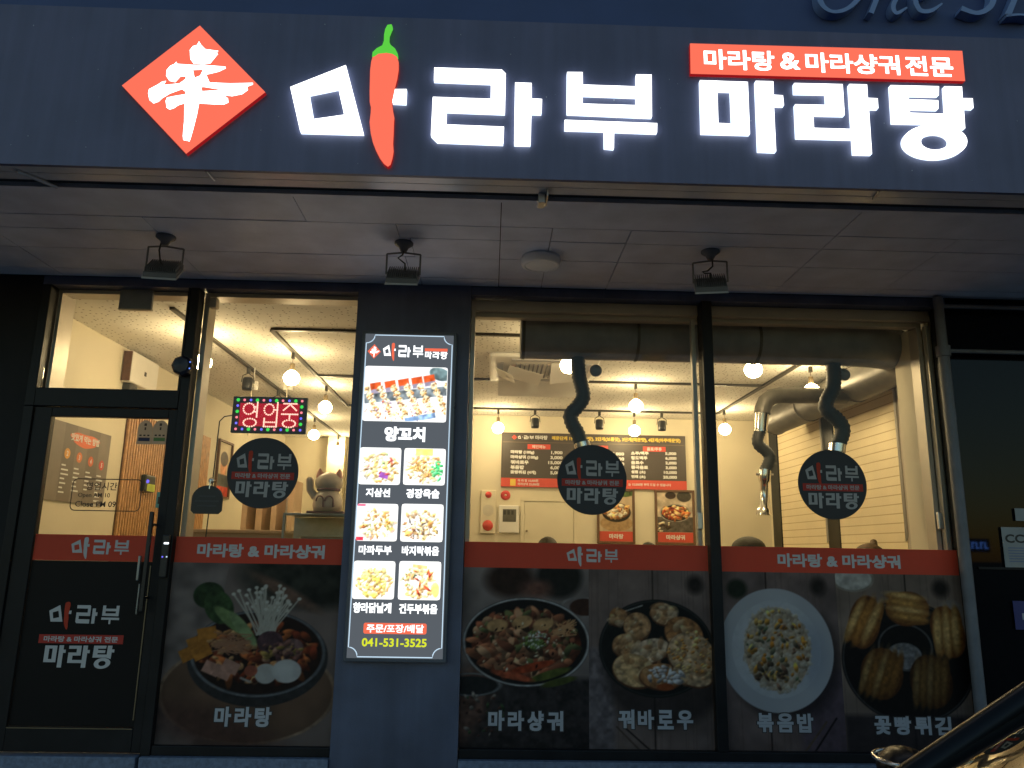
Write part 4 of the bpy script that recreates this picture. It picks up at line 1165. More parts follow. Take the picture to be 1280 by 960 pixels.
lit_pic(lit_kebab(), (452.5, 526), (560, 459.5))
PX6 = [((447.5, 605.3), (502, 560)), ((503.5, 606), (557.5, 561)), ((444, 676), (498.2, 630)), ((500, 677), (554.8, 630.5)), ((439.8, 748.7), (494.6, 701.5)), ((497, 749.7), (551.8, 702))]
def fixq(p0, p1): return p0, p1
for ex, (p0, p1) in zip((ex1, ex2, ex3, ex4, ex5, ex6), PX6): lit_pic(lit_dish(PLE, 130, ex), p0, p1)
for s_, p0, p1, b_ in (('양꼬치', (480, 551.5), (532, 534), .045), ('지삼선', (457, 621), (488, 610.5), .035), ('경장육슬', (507.5, 622.5), (549.5, 611.5), .035), ('마파두부', (448, 693), (490, 682), .035), ('바지락볶음', (502, 694), (549, 683), .035), ('향라닭날개', (441, 766), (489.5, 753.5), .035), ('건두부볶음', (498.5, 767), (547, 755), .035)):
    m = MB(); bx = lbox(p0, p1); put_text(m, s_, (bx[0], yy - .001, bx[1]), (bx[2] - bx[0], 0, 0), (0, 0, bx[3] - bx[1]), b_); m.build('dish_name', M['lwhite'], LBX)
bx = lbox((454, 792), (533.5, 779.5)); m = MB(); rounded(m, bx, yy, .012); f = m.build('order_plate', M['lred'], LBX)
bx = lbox((458, 790.5), (530, 781)); m = MB(); put_text(m, '주문/포장/배달', (bx[0], yy - .001, bx[1]), (bx[2] - bx[0], 0, 0), (0, 0, bx[3] - bx[1]), .02); m.build('order_lettering', M['lwhite'], f)
bx = lbox((452, 808), (533.5, 798.5)); m = MB(); put_text(m, '041-531-3525', (bx[0], yy - .001, bx[1]), (bx[2] - bx[0], 0, 0), (0, 0, bx[3] - bx[1]), .03); m.build('phone_number', M['lyellow'], LBX)

# ================================================================== FIXTURES UNDER THE SOFFIT
def floodlight(px_, py_, label, yaw, cable, tilt=0.0):
    p = at(px_, py_, yr(4.25)); x, y = p.x, yr(4.25)
    t = thing('floodlight', label, 'floodlight', (x, y, SZ), 'floodlights under the soffit')
    m = MB(); m.lathe([(.001, 0), (.055, 0), (.055, -.012), (.03, -.03), (.018, -.055), (.001, -.055)], (x, y, SZ), 16); m.build('mount', M['fixture'], t)
    c = Vector((x, y + .02, SZ - .19)); u = Vector((math.cos(yaw), math.sin(yaw), 0)); v = Vector((-math.sin(yaw), math.cos(yaw), 0)); w = .098
    k = Vector((x, y, SZ - .056))
    m = MB()
    path = [c - u * w, c - u * w + Vector((0, 0, .125)), k - Vector((0, 0, .006)), c + u * w + Vector((0, 0, .125)), c + u * w]
    for a, b in zip(path[:-1], path[1:]): m.tube([a, b], .0055, 8)
    m.build('bracket', M['fixture'], t)
    m = MB()
    n = Vector((0, 0, 1))
    def P(a, b, h): return c + u * a + v * b + n * (h - b * tilt)
    b = len(m.v)
    for zz0, zz1, q in ((-.028, .0, .062), ):
        vs = [P(a, bb, z) for a in (-.09, .09) for bb in (-q, q) for z in (zz0, zz1)]
        m.add(vs, [(0, 1, 3, 2), (4, 6, 7, 5), (0, 4, 5, 1), (2, 3, 7, 6), (0, 2, 6, 4), (1, 5, 7, 3)])
    for i in range(15):
        a = -.084 + i * .012
        vs = [P(a + da, bb, z) for da in (-.002, .002) for bb in (-.058, .058) for z in (.001, .028)]
        m.add(vs, [(0, 1, 3, 2), (4, 6, 7, 5), (0, 4, 5, 1), (2, 3, 7, 6), (0, 2, 6, 4), (1, 5, 7, 3)])
    m.build('housing', pm('floodlight_grey', (.13, .13, .14), .5) if 'floodlight_grey' not in bpy.data.materials else bpy.data.materials['floodlight_grey'], t)
    m = MB(); vs = [P(a, bb, z) for a in (-.094, .094) for bb in (-.066, .066) for z in (-.038, -.0285)]
    m.add(vs, [(0, 1, 3, 2), (4, 6, 7, 5), (0, 4, 5, 1), (2, 3, 7, 6), (0, 2, 6, 4), (1, 5, 7, 3)]); m.build('lens_frame', M['greyink'], t)
    m = MB()
    m.tube([k + Vector(q) for q in cable], .005, 8); m.build('cable', M['black'], t)
    return t
floodlight(207, 300, 'black floodlight under the soffit above the entrance door', .12, [(-.02, 0, .03), (-.03, .0, -.03), (-.02, .01, -.10), (0, .02, -.13)], -.8)
floodlight(505, 304, 'black floodlight under the soffit above the lit menu panel', 0, [(0, 0, .0), (-.005, 0, -.02), (-.03, 0, -.04), (.01, .01, -.07), (.012, .02, -.11)], -.75)
floodlight(888, 318, 'black floodlight under the soffit above the mullion', -.2, [(.01, 0, .0), (.01, 0, -.04), (-.02, 0, -.07), (-.05, 0, -.075), (-.04, .0, -.085), (.0, .01, -.08), (0, .02, -.11)], -.8)
p = at(676, 318, yr(4.43))
t = thing('ceiling_lamp', 'unlit round white lamp under the soffit', 'ceiling lamp', (p.x, yr(4.43), SZ))
m = MB(); m.lathe([(.001, 0), (.118, 0), (.122, -.02), (.118, -.05), (.095, -.058), (.093, -.052)], (p.x, yr(4.43), SZ - .001), 36); m.build('rim', M['lampwhite'], t)
m = MB(); m.lathe([(.093, -.053), (.06, -.058), (.001, -.060)], (p.x, yr(4.43), SZ - .001), 36); m.build('diffuser', M['lampwhite'], t)

# ---- drain pipe with side conduits
t = thing('drain_pipe', 'grey drain pipe running down the right edge of the shop window', 'pipe', (3.19, -.06, 0))
m = MB(); PX = at(1198, 620, -.07).x
m.tube([(PX, -.07, SZ - .01), (PX, -.07, zr(1.36))], .032, 16); m.tube([(PX, -.07, zr(1.36)), (PX, -.07, .0)], .036, 16); m.build('pipe', M['pipe'], t)
for z in (zr(1.36), zr(.93)): m = MB(); m.cyl((PX, -.07, z - .035), (PX, -.07, z + .035), .046 if z > zr(1.2) else .0375, 16); m.build('coupling', M['pipe'], t)
for z in (zr(1.68), zr(1.365)): m = MB(); m.tube([(PX, -.07, z), (6.4, -.07, z)], .014, 10); m.build('side_conduit', M['pipe'], t)

# ---- notices on the neighbour's glass
def notice(label, p0, p1, paint):
    a = at(*p0, -.016); b = at(*p1, -.016)
    t = thing('notice', label, 'notice', ((a.x + b.x) / 2, -.016, a.z))
    m = MB(); m.box(a.x, b.x, -.016, -.0135, a.z, b.z); m.build('sheet', paint, t)
    return t, a, b
pap = pm('dim_paper', (.32, .33, .32), .6)
t, a, b = notice('white CCTV notice on the dark glass right of the pipe', (1257, 709), (1318, 660), pap)
m = MB(); put_text(m, 'CCTV', (a.x + .018, -.0175, b.z - .10), (.24, 0, 0), (0, 0, .055), .03); m.build('heading', M['blackink'], t)
m = MB()
for i in range(6): m.box(a.x + .03, a.x + .03 + (.16, .2, .13, .2, .18, .1)[i], -.0175, -.0168, b.z - .135 - i * .017, b.z - .129 - i * .017)
m.build('small_print', pm('blue_small_print', (.16, .2, .32), .6), t)
t, a, b = notice('small white slip on the dark glass above the CCTV notice', (1270, 651), (1300, 636), pap)
t, a, b = notice('dark blue plate at the right edge below the CCTV notice', (1270, 787), (1320, 752), pm('blue_plate', (.02, .03, .16), .4))
m = MB(); m.box(a.x + .05, a.x + .16, -.0175, -.0168, a.z + .06, a.z + .10); m.build('marking', M['greyink'], t)

# ================================================================== DINING ROOM
# ---- lighting tracks on the ceiling
def track(label, a, b):
    t = thing('lighting_track', label, 'lighting track', ((a[0] + b[0]) / 2, (a[1] + b[1]) / 2, CZ - .02), 'black tracks on the ceiling')
    m = MB()
    if abs(a[1] - b[1]) < .01: m.box(a[0], b[0], a[1] - .018, a[1] + .018, CZ - .022, CZ - .001)
    else: m.box(a[0] - .018, a[0] + .018, a[1], b[1], CZ - .022, CZ - .001)
    m.build('rail', M['track'], t)
    m = MB()
    for q in (a, b): m.box(q[0] - .026, q[0] + .026, q[1] - .026, q[1] + .026, CZ - .026, CZ - .0008)
    return t
TA, TB, TC = yr(6.12), yr(7.83), yr(9.5)
track('black ceiling track nearest the glass, across the room', (-1.83, TA), (2.84, TA))
track('black ceiling track across the room behind the ceiling air conditioner', (-1.81, TB), (2.82, TB))
track('black ceiling track closest to the menu board wall', (-1.83, TC), (2.84, TC))
track('black ceiling track running inward at the right, beside the wall duct', (2.84, TA + .02), (2.84, TC - .02))
track('black ceiling track running inward with two bulbs near the grey pillar', (-1.83, TA + .02), (-1.83, TC - .02))
track('black ceiling track running inward above the red LED sign', (-2.43, yr(5.6)), (-2.43, yr(12.4)))
# ---- bulbs
def bulb_proto():
    t = thing('track_bulb', 'x', 'bulb', (0, 0, CZ - .02), 'glowing globe bulbs on the tracks')
    z = CZ - .022
    m = MB(); m.box(-.014, .014, -.022, .022, z - .055, z, .004); m.build('adapter', M['track'], t).location = (0, 0, 0)
    m = MB(); m.cyl((0, 0, z - .056), (0, 0, z - .10), .003, 8); m.cyl((0, 0, z - .10), (0, 0, z - .165), .021, 14, .025); m.build('socket', M['bronze'], t)
    m = MB(); m.lathe([(.018, z - .166), (.04, z - .178), (.064, z - .204), (.073, z - .235), (.064, z - .268), (.04, z - .292), (.001, z - .304)], (0, 0, 0), 20); m.build('globe', M['bulb'], t)
    return t
BP = bulb_proto()
BULBS = [
 (-1.83, yr(6.85), 'glowing globe bulb above and right of the red LED sign'),
 (-1.83, yr(8.31), 'glowing globe bulb beside the top of the lit menu panel'),
 (-2.43, yr(6.31), 'glowing globe bulb half hidden by the door post'),
 (-2.43, yr(10.45), 'glowing globe bulb just right of the red LED sign'),
 (-2.43, yr(12.11), 'farthest glowing globe bulb at the left, above the waving cat figurine'),
 (1.488, TB, 'glowing globe bulb between two tracks, above the middle of the menu board'),
 (1.78, TC, 'glowing globe bulb right in front of the menu board top, beside two spotlights'),
 (.07, TC, 'glowing globe bulb at the upper left corner of the menu board'),
 (.614, TA, 'glowing globe bulb tucked beside the hose drop near the air conditioner'),
 (2.141, TA, 'glowing globe bulb right under the long duct, right of the mullion'),
 (2.951, yr(6.9), 'large glowing globe bulb above the elbow of the wall duct'),
 (2.84, yr(9.23), 'glowing globe bulb at the far end of the right track, beside the mullion'),
]
for i, (x, y, l) in enumerate(BULBS):
    t = BP if i == 0 else copy_tree(BP)
    t.location = (x, y, CZ - .02); t['label'] = l
# ---- spotlights
def spot_proto():
    t = thing('track_spotlight', 'x', 'spotlight', (0, 0, CZ - .02), 'black spotlights on the tracks')
    z = CZ - .022
    m = MB(); m.box(-.016, .016, -.022, .022, z - .05, z, .004); m.build('adapter', M['track'], t)
    m = MB()
    for s in (-1, 1): m.tube([(0, 0, z - .052), (s * .055, 0, z - .085), (s * .062, 0, z - .15)], .005, 8)
    m.build('yoke', M['track'], t)
    m = MB(); m.lathe([(.001, z - .095), (.04, z - .10), (.05, z - .115), (.052, z - .20), (.046, z - .225), (.001, z - .226)], (0, 0, 0), 18); m.build('lamp_head', M['black'], t)
    return t
SP = spot_proto()
for i, (px_, l) in enumerate(((668.8, 'black spotlight between the far left bulb and the hose drop'), (749.3, 'black spotlight directly right of the hose drop'), (827.3, 'black spotlight nearest the mullion, above the menu board'))):
    t = SP if i == 0 else copy_tree(SP)
    t.location = (at(px_, 528, TC).x, TC, CZ - .02); t['label'] = l
t = copy_tree(SP); t.location = (-2.43, yr(7.5), CZ - .02); t.rotation_euler = (0, 0, .6); t['label'] = 'black spotlight just above the red LED sign'
t = copy_tree(SP); t.location = (-2.43, yr(8.6), CZ - .02); t.rotation_euler = (0, 0, .6); t['label'] = 'black spotlight partly hidden behind the top of the red LED sign'

# ---- outlets hanging on the left wall
for px_, l in ((316, 'white wall socket with a plug above the left half of the LED sign'), (360, 'white wall socket with a plug above the right half of the LED sign')):
    YK = yr(7.55); p = at(px_, 482, YK)
    t = thing('wall_socket', l, 'socket', (p.x, YK, p.z - .05), 'white sockets above the LED sign')
    m = MB(); m.box(p.x - .047, p.x + .047, YK, YK + .03, p.z - .045, p.z + .045, .006); m.tube([(p.x, YK + .02, p.z + .04), (p.x, YK + .02, CZ)], .006, 8); m.build('cover', M['white'], t)
    m = MB(); m.cyl((p.x, YK - .001, p.z), (p.x, YK - .03, p.z), .018, 12); m.tube([(p.x, YK - .028, p.z), (p.x, YK - .03, p.z - .06), (p.x, YK - .01, p.z - .14), (p.x, YK - .01, p.z - .5)], .006, 8); m.build('plug', M['offwhite'], t)

# ---- cassette air conditioner with deflector flaps
ax0, ax1, ay0, ay1 = -.04, .98, yr(6.72), yr(7.74)
t = thing('ceiling_air_conditioner', 'white ceiling cassette air conditioner with pale flaps hanging from it', 'air conditioner', ((ax0 + ax1) / 2, (ay0 + ay1) / 2, CZ - .05))
m = MB(); m.box(ax0, ax1, ay0, ay1, CZ - .045, CZ - .001, .015); m.build('panel', M['white'], t)
m = MB()
for i in range(13): m.box(ax0 + .24 + i * .042, ax0 + .252 + i * .042, ay0 + .24, ay1 - .24, CZ - .058, CZ - .046)
m.build('grille', M['duct'], t)
for k in range(4):
    m = MB()
    if k < 2:
        y = ay0 + .10 if k == 0 else ay1 - .10
        m.box(ax0 + .2, ax1 - .2, y - .03, y + .03, CZ - .052, CZ - .0455)
    else:
        x = ax0 + .10 if k == 2 else ax1 - .10
        m.box(x - .03, x + .03, ay0 + .2, ay1 - .2, CZ - .052, CZ - .0455)
    m.build('air_slot', M['greyink'], t)
def flap(c, u, v):
    m = MB(); c = Vector(c); u = Vector(u); v = Vector(v); n = u.cross(v).normalized() * .003
    vs = [c - u - v, c + u - v, c + u + v, c - u + v]; m.add(vs + [p + n for p in vs], [(0, 1, 2, 3), (7, 6, 5, 4), (0, 4, 5, 1), (1, 5, 6, 2), (2, 6, 7, 3), (3, 7, 4, 0)]); m.build('wind_flap', M['white'], t)
flap((ax0 + .15, (ay0 + ay1) / 2, CZ - .10), (.08, 0, -.035), (.02, .18, -.0)); flap((ax1 - .32, ay0 + .3, CZ - .11), (.13, .02, .02), (.0, .12, -.07)); flap(((ax0 + ax1) / 2, ay1 + .05, CZ - .10), (.42, 0, .0), (0, .10, -.07)); flap((ax0 + .33, ay0 + .42, CZ - .12), (.16, .05, -.03), (-.02, .1, -.03))

# ---- ducts and hoods
def corrug(path, r, n=90, amp=.13):
    """smooth path with corrugated radius"""
    P = [Vector(p) for p in path]; Q = []
    for i in range(len(P) - 1):
        p0 = P[max(0, i - 1)]; p1 = P[i]; p2 = P[i + 1]; p3 = P[min(len(P) - 1, i + 2)]
        k_ = max(4, int((p2 - p1).length / .012))
        for k in range(k_):
            q = k / k_
            Q.append(0.5 * (2 * p1 + (p2 - p0) * q + (2 * p0 - 5 * p1 + 4 * p2 - p3) * q * q + (3 * p1 - p0 - 3 * p2 + p3) * q ** 3))
    Q.append(P[-1])
    return Q, [r * (1 + amp * (1 if i % 2 else -1) * .5) for i in range(len(Q))]
DY = yr(5.42); DZ = zr(1.535); DR = .165
MD = thing('extraction_duct', 'big round grey extraction duct across the top of the right windows', 'duct', (1.8, DY, DZ - DR))
m = MB()
x0 = .19
path = [(x0, DY, DZ), (2.62, DY, DZ)] + [(2.62 + .68 * math.sin(math.radians(a)), DY + .68 * (1 - math.cos(math.radians(a))), DZ) for a in (15, 30, 45, 60, 75, 90)] + [(3.3, yr(8.8), DZ)]
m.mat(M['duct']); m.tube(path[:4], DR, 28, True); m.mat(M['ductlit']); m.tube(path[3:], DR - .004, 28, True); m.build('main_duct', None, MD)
m = MB()
for x in (.2, 1.02, 1.9): m.cyl((x, DY, DZ), (x + .02, DY, DZ), DR + .006, 28)
for y in (yr(6.75), yr(7.8), yr(8.77)): m.cyl((3.3, y, DZ), (3.3, y + .02, DZ), DR + .004, 28)
m.build('joint_ring', M['ductlit'], MD)
m = MB(); m.cyl((3.3, yr(8.8), DZ), (3.3, yr(8.86), DZ), .06, 16); m.build('end_port', M['track'], MD)
def px_path(pts, Y): return [at(x, y, Y) for x, y in pts]
h1 = thing('exhaust_hose', 'dark wavy exhaust hose dropping behind the middle round sticker', 'hose', (at(722, 445, DY).x, DY, zr(.4)), 'exhaust hoses over the tables')
Q, R_ = corrug(px_path([(722, 443), (723.5, 468), (727, 483), (729, 497), (721, 509), (713, 519), (716, 531), (722, 541), (727, 556)], DY), .052)
m = MB(); m.tube(Q, R_, 16); m.build('hose', M['hose'], h1)
m = MB(); a, b = at(727, 553, DY), at(729, 561, DY); m.cyl(a, b, .058, 18); m.tube([b, at(733, 600, DY), at(735, 628, DY)], [.05, .05, .055], 16); m.build('nozzle', M['chrome'], h1)
m = MB(); a = at(736, 462, DY); m.ball(a + Vector((.055, .03, 0)), .046, (1, .6, 1)); m.build('damper_handle', M['duct'], h1)
h2 = thing('exhaust_hose', 'dark wavy exhaust hose dropping behind the rightmost round sticker', 'hose', (at(1040, 445, DY).x, DY, zr(.4)), 'exhaust hoses over the tables')
Q, R_ = corrug(px_path([(1040, 443), (1042, 466), (1041, 486), (1034, 500), (1033, 512), (1045, 523), (1053, 534), (1052, 545), (1047, 557)], DY), .052)
m = MB(); m.tube(Q, R_, 16); m.build('hose', M['hose'], h2)
m = MB(); a, b = at(1047, 555, DY), at(1046, 565, DY); m.cyl(a, b, .058, 18); m.tube([b, at(1042, 600, DY), at(1041, 634, DY)], [.05, .05, .055], 16); m.build('nozzle', M['chrome'], h2)
m = MB(); a = at(1049, 467, DY); m.ball(a + Vector((.05, .03, 0)), .046, (1, .6, 1)); m.build('damper_handle', M['duct'], h2)
H3 = yr(6.7)
h3 = thing('exhaust_hose', 'wavy exhaust hose with a chrome telescopic nozzle in the corner by the blinds', 'hose', (at(955, 500, H3).x, H3, zr(.35)), 'exhaust hoses over the tables')
c_ = px_path([(975, 494), (964, 496), (957, 502), (953.5, 511), (953, 517)], H3)
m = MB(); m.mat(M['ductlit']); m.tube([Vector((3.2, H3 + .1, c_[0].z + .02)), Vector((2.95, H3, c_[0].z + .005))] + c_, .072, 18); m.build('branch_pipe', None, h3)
a, b = at(952.5, 514, H3), at(951, 537, H3)
m = MB(); m.tube([a, b], [.062, .054], 20); m.cyl(b, b - Vector((0, 0, .02)), .058, 20); m.build('collar', M['chrome'], h3)
Q, R_ = corrug(px_path([(950.5, 538), (947, 549), (949, 557), (957, 563.5), (962, 571), (960, 580), (956.5, 588)], H3), .05)
m = MB(); m.tube(Q, R_, 16); m.build('hose', M['hose'], h3)
p = [at(956.3, 587, H3), at(956, 593, H3), at(955.6, 601, H3), at(955.3, 604, H3), at(955.2, 634, H3), at(955, 637, H3), at(954.8, 644, H3)]
m = MB(); m.tube(p, [.052, .052, .05, .036, .036, .055, .066], 20); m.cyl(p[1] + Vector((-.075, 0, 0)), p[1] + Vector((.075, 0, 0)), .012, 10); m.build('nozzle', M['chrome'], h3)

# ---- zebra blinds on the right-hand windows
BX = XR - .03
for (y0, y1, l) in ((yr(6.70), yr(7.98), 'pale zebra blind nearest the glass on the right wall'), (yr(8.28), yr(9.58), 'pale zebra blind beyond the post, near the corner on the right wall')):
    t = thing('zebra_blind', l, 'blind', (BX, (y0 + y1) / 2, zr(-.1)), 'zebra blinds on the right wall')
    m = MB(); z = zr(1.62); n_ = 20; hh = (1.62 + .04) / n_
    m.mat(M['blind'])
    for i in range(n_):
        m.box(BX - .003, BX, y0, y1, z - hh + .010, z); m.mat(M['blindline']).box(BX - .0015, BX - .0005, y0, y1, z - hh, z - hh + .010); m.mat(M['blind']); z -= hh
    m.build('fabric', None, t)
    m = MB(); m.box(BX - .05, BX + .02, y0 - .01, y1 + .01, zr(1.621), zr(1.70), .01); m.build('cassette', M['offwhite'], t)
    m = MB(); m.cyl((BX - .006, y0, z - .008), (BX - .006, y1, z - .008), .012, 10); m.build('bottom_bar', M['offwhite'], t)
    m = MB(); m.tube([(BX - .03, y0 - .05, zr(1.62)), (BX - .03, y0 - .052, zr(.16)), (BX - .03, y0 - .03, zr(.14)), (BX - .03, y0 - .032, zr(1.62))], .006, 6); m.build('pull_chain', M['white'], t)
# glass side door in the right wall
t = thing('side_door', 'dark glass side door beside the blinds with a pale cross rail', 'door', (XR - .01, yr(6.35), FZ))
m = MB(); m.box(XR - .035, XR - .002, yr(5.3), yr(6.62), FZ + .002, CZ - .06); m.build('leaf', M['darkglass'], t)
m = MB(); m.box(XR - .05, XR - .036, yr(5.3), yr(6.6), zr(.86), zr(.93)); m.box(XR - .05, XR - .0355, yr(6.601), yr(6.66), FZ, zr(1.60)); m.build('frame', M['alu_lit'], t)
m = MB(); m.cyl((XR - .08, yr(6.5), zr(-.3)), (XR - .08, yr(6.5), zr(.14)), .014, 10)
for z in (-.25, .1): m.cyl((XR - .08, yr(6.5), zr(z)), (XR - .036, yr(6.5), zr(z)), .008, 8)
m.build('handle', M['alu'], t)

# ---- menu board on the back wall
YM = YB - .012
a = at(626, 609, YM); b = at(856, 543, YM)
X0, X1, Z0, Z1 = a.x, b.x, zr(.81), zr(1.52)
MBD = thing('menu_board', 'wide dark menu board with prices on the cream back wall', 'menu board', ((X0 + X1) / 2, YM, Z0))
m = MB(); m.box(X0, X1, YM - .02, YB - .001, Z0, Z1, .004); m.build('panel', M['board_brown'], MBD)
y = YM - .0215
m = MB(); m.box(X0 + .01, X1 - .01, y, y + .001, Z1 - .128, Z1 - .124); m.build('rule', M['bronze'], MBD)
m = MB(); m.box(X0, X1, y, y + .001, Z0, Z0 + .115); m.build('footer_band', M['redpaint'], MBD)
m = MB(); m.mat(M['redpaint']); logo(m, ['diamond'], (X0 + .13, Z1 - .095, X0 + .20, Z1 - .03), y); m.mat(M['whiteink']); logo_in(m, NAMEW, NAME, (X0 + .21, Z1 - .10, X0 + .42, Z1 - .03), y); text_h(m, '마라탕', X0 + .44, Z1 - .088, .055, y, .03); m.build('logo', None, MBD)
m = MB(); text_h(m, '매운단계 1단계(순한맛), 2단계(보통맛), 3단계(매운맛), 4단계(아주매운맛)', X0 + .66, Z1 - .098, .062, y, .035, maxw=1.70); m.build('heat_levels', M['yellowink'], MBD)
for cx, s_ in ((.48, '메인메뉴'), (1.24, '요리'), (2.0, '음료/주류')):
    m = MB(); m.box(X0 + cx - .14, X0 + cx + .16, y, y + .001, Z1 - .215, Z1 - .15); f = m.build('heading', M['redpaint'], MBD)
    m = MB(); text_h(m, s_, X0 + cx + .01, Z1 - .205, .045, y - .001, .02, 'c'); m.build('heading_lettering', M['whiteink'], f)
def rows(items, xl, xr, z, dz, h):
    for n_, p_ in items:
        m = MB()
        if n_:
            w = min(.46, h * text_geo(n_, .012)[2] * 1.22); put_text(m, n_, (xl, y, z), (w, 0, 0), (0, 0, h * 1.05), .05)
        w = h * text_geo(p_, .012)[2] * 1.25; put_text(m, p_, (xr - w, y, z + .003), (w, 0, 0), (0, 0, h * .95), .045); m.build('menu_line', M['whiteink'], MBD); z -= dz
BR_ = 0
rows([('마라탕 (100g)', '1,900'), ('마라샹궈 (100g)', '3,000'), ('꿔바로우', '15,000'), ('볶음밥', '6,000'), ('꽃빵튀김 (4개)', '5,000')], X0 + .12, X0 + .80, Z1 - .285, .066, .050)
rows([('양꼬치', '15,000'), ('지삼선', '15,000'), ('경장육슬', '18,000'), ('마파두부', '15,000')], X0 + .95, X0 + 1.61, Z1 - .285, .066, .050)
rows([('소주/맥주', '5,000'), ('칭도맥주', '6,000'), ('음료수', '2,000'), ('중국음료', '3,000'), ('설원 (소)', '10,000'), ('연태 (소)', '20,000')], X0 + 1.70, X0 + 2.30, Z1 - .265, .062, .046)
m = MB(); text_h(m, '마 라 탕 15,000원', X0 + .22, Z0 + .064, .036, y - .001, .02); text_h(m, '마라샹궈 25,000원', X0 + .22, Z0 + .018, .036, y - .001, .02); text_h(m, '는 15,000원 부터 드실 수 있습니다', X0 + 1.66, Z0 + .04, .038, y - .001, .02, maxw=.66); m.build('footer_lettering', M['whiteink'], MBD)
m = MB(); m.box(X0 + .12, X0 + .19, y - .001, y, Z0 + .015, Z0 + .10); m.build('footer_tag', M['yellowink'], MBD)

# ---- two framed dish posters
def framed(label, px0, px1, pic, word):
    a = at(px0, 680, YM); b = at(px1, 612, YM); x0, x1, z0, z1 = a.x, b.x, zr(.11), zr(.81)
    t = thing('framed_poster', label, 'poster', ((x0 + x1) / 2, YM, z0), 'framed dish posters on the back wall')
    m = MB(); frame_boxes(m, x0, x1, z0, z1, .03, YM - .02, YB - .001); m.build('frame', M['wooddark'], t)
    m = MB(); m.box(x0 + .0305, x1 - .0305, YM - .004, YM, z0 + .0305, z0 + .155); st = m.build('caption_band', M['redpaint'], t)
    m = MB(); text_h(m, word, (x0 + x1) / 2, z0 + .062, .062, YM - .006, .035, 'c'); m.build('caption', M['whiteink'], st)
    pic.mesh('picture', (x0 + .031, YM - .004, z0 + .156), (x1 - x0 - .062, 0, 0), (0, 0, z1 - z0 - .187), M['picin'], t)
P = Pic(72, 92, (186, 166, 140), .15, 20); P.ell(.6, .02, .25, .12, (90, 110, 60), var=.4); P.ell(.40, .8, .38, .2, (170, 140, 104), var=.15); P.ell(.40, .53, .34, .24, (40, 34, 32)); P.ell(.40, .5, .31, .19, (110, 70, 40)); P.bits(90, .40, .5, .29, .17, (.02, .05), [(220, 170, 110), (236, 210, 170), (190, 120, 70), (240, 226, 200)]); P.ell(.5, .6, .05, .045, (240, 234, 220))
framed('framed hot pot poster half hidden by the middle round sticker', 746.5, 793, P, '마라탕')
P = Pic(72, 92, (196, 180, 160), .25, 14); P.rect(0, .62, 1, 1, (90, 84, 80), var=.3); P.ell(.3, .08, .12, .09, (60, 44, 36)); P.ell(.6, .1, .16, .14, (70, 64, 56)); P.ell(.40, .52, .34, .22, (40, 34, 32)); P.ring(.40, .52, .33, .21, .008, (180, 176, 170)); P.bits(120, .40, .51, .29, .17, (.015, .04), [(214, 120, 70), (236, 170, 110), (180, 70, 40), (240, 200, 150), (150, 60, 40)], (1, 3)); P.bits(30, .1, .85, .2, .15, (.01, .03), [(230, 210, 180), (80, 60, 50)])
framed('framed stir fry poster next to the mullion', 819.5, 867.5, P, '마라샹궈')

# ---- fire alarm things and the flush hatch
a = at(600, 667, YM); b = at(620, 613, YM)
t = thing('fire_alarm_panel', 'tall white alarm panel with red lamp and bell left on the back wall', 'alarm panel', ((a.x + b.x) / 2, YM, zr(.21)))
m = MB(); m.box(a.x, b.x, YB - .05, YB - .001, zr(.21), zr(.76), .006); m.build('panel', M['offwhite'], t)
cx = (a.x + b.x) / 2
m = MB(); m.lathe([(.001, -.03), (.03, -.025), (.042, 0)], (cx, YB - .05, zr(.70)), 18, 'y'); m.build('lamp', M['redplastic'], t)
m = MB(); m.lathe([(.001, -.035), (.05, -.03), (.068, -.012), (.068, 0)], (cx, YB - .05, zr(.31)), 20, 'y'); m.build('bell', M['redplastic'], t)
m = MB(); 
for i in range(3):
    m.lathe([(.02 + i * .02, -.001), (.026 + i * .02, -.001)], (cx, YB - .051, zr(.50)), 20, 'y', False)
m.build('speaker_grille', M['greyink'], t)
p = at(632, 619, YM)
t = thing('alarm_bell', 'small round red alarm bell on the wall above the white control box', 'alarm bell', (p.x, YM, p.z - .06))
m = MB(); m.lathe([(.001, -.02), (.015, -.02), (.02, -.03), (.05, -.028), (.064, -.005), (.064, 0)], (p.x, YB - .001, p.z), 22, 'y'); m.build('bell', M['redplastic'], t); m = MB(); m.ball((p.x, YB - .03, p.z), .014, seg=10, rings=6); m.build('hub', M['offwhite'], t)
a = at(623, 667, YM); b = at(649, 632, YM)
t = thing('control_box', 'white wall control box with a small grey display beside the alarm panel', 'control box', ((a.x + b.x) / 2, YM, zr(.22)))
m = MB(); m.box(a.x, b.x, YB - .06, YB - .001, zr(.22), zr(.57), .012); m.build('case', M['white'], t)
m = MB(); m.box(a.x + .05, b.x - .04, YB - .0625, YB - .0602, zr(.36), zr(.52)); m.build('display', M['ductlit'], t)
m = MB(); 
for i in range(3): m.box(a.x + .06 + i * .05, a.x + .09 + i * .05, YB - .0645, YB - .0626, zr(.45), zr(.505))
m.build('button_row', M['blackink'], t)
a = at(655, 688, YM); b = at(717, 627.5, YM)
t = thing('wall_hatch', 'flush cream door panel in the back wall below the menu board', 'hatch', ((a.x + b.x) / 2, YM, FZ))
m = MB(); m.box(a.x, b.x, YB - .012, YB - .001, FZ + .002, zr(.625), .003); m.build('leaf', M['cream'], t)
m = MB(); m.box(a.x - .05, a.x - .006, YB - .02, YB - .001, FZ + .001, zr(.68)); m.box(b.x + .006, b.x + .05, YB - .02, YB - .001, FZ + .001, zr(.68)); m.box(a.x - .0055, b.x + .0055, YB - .0195, YB - .0012, zr(.631), zr(.679)); m.build('frame', M['cream'], t)
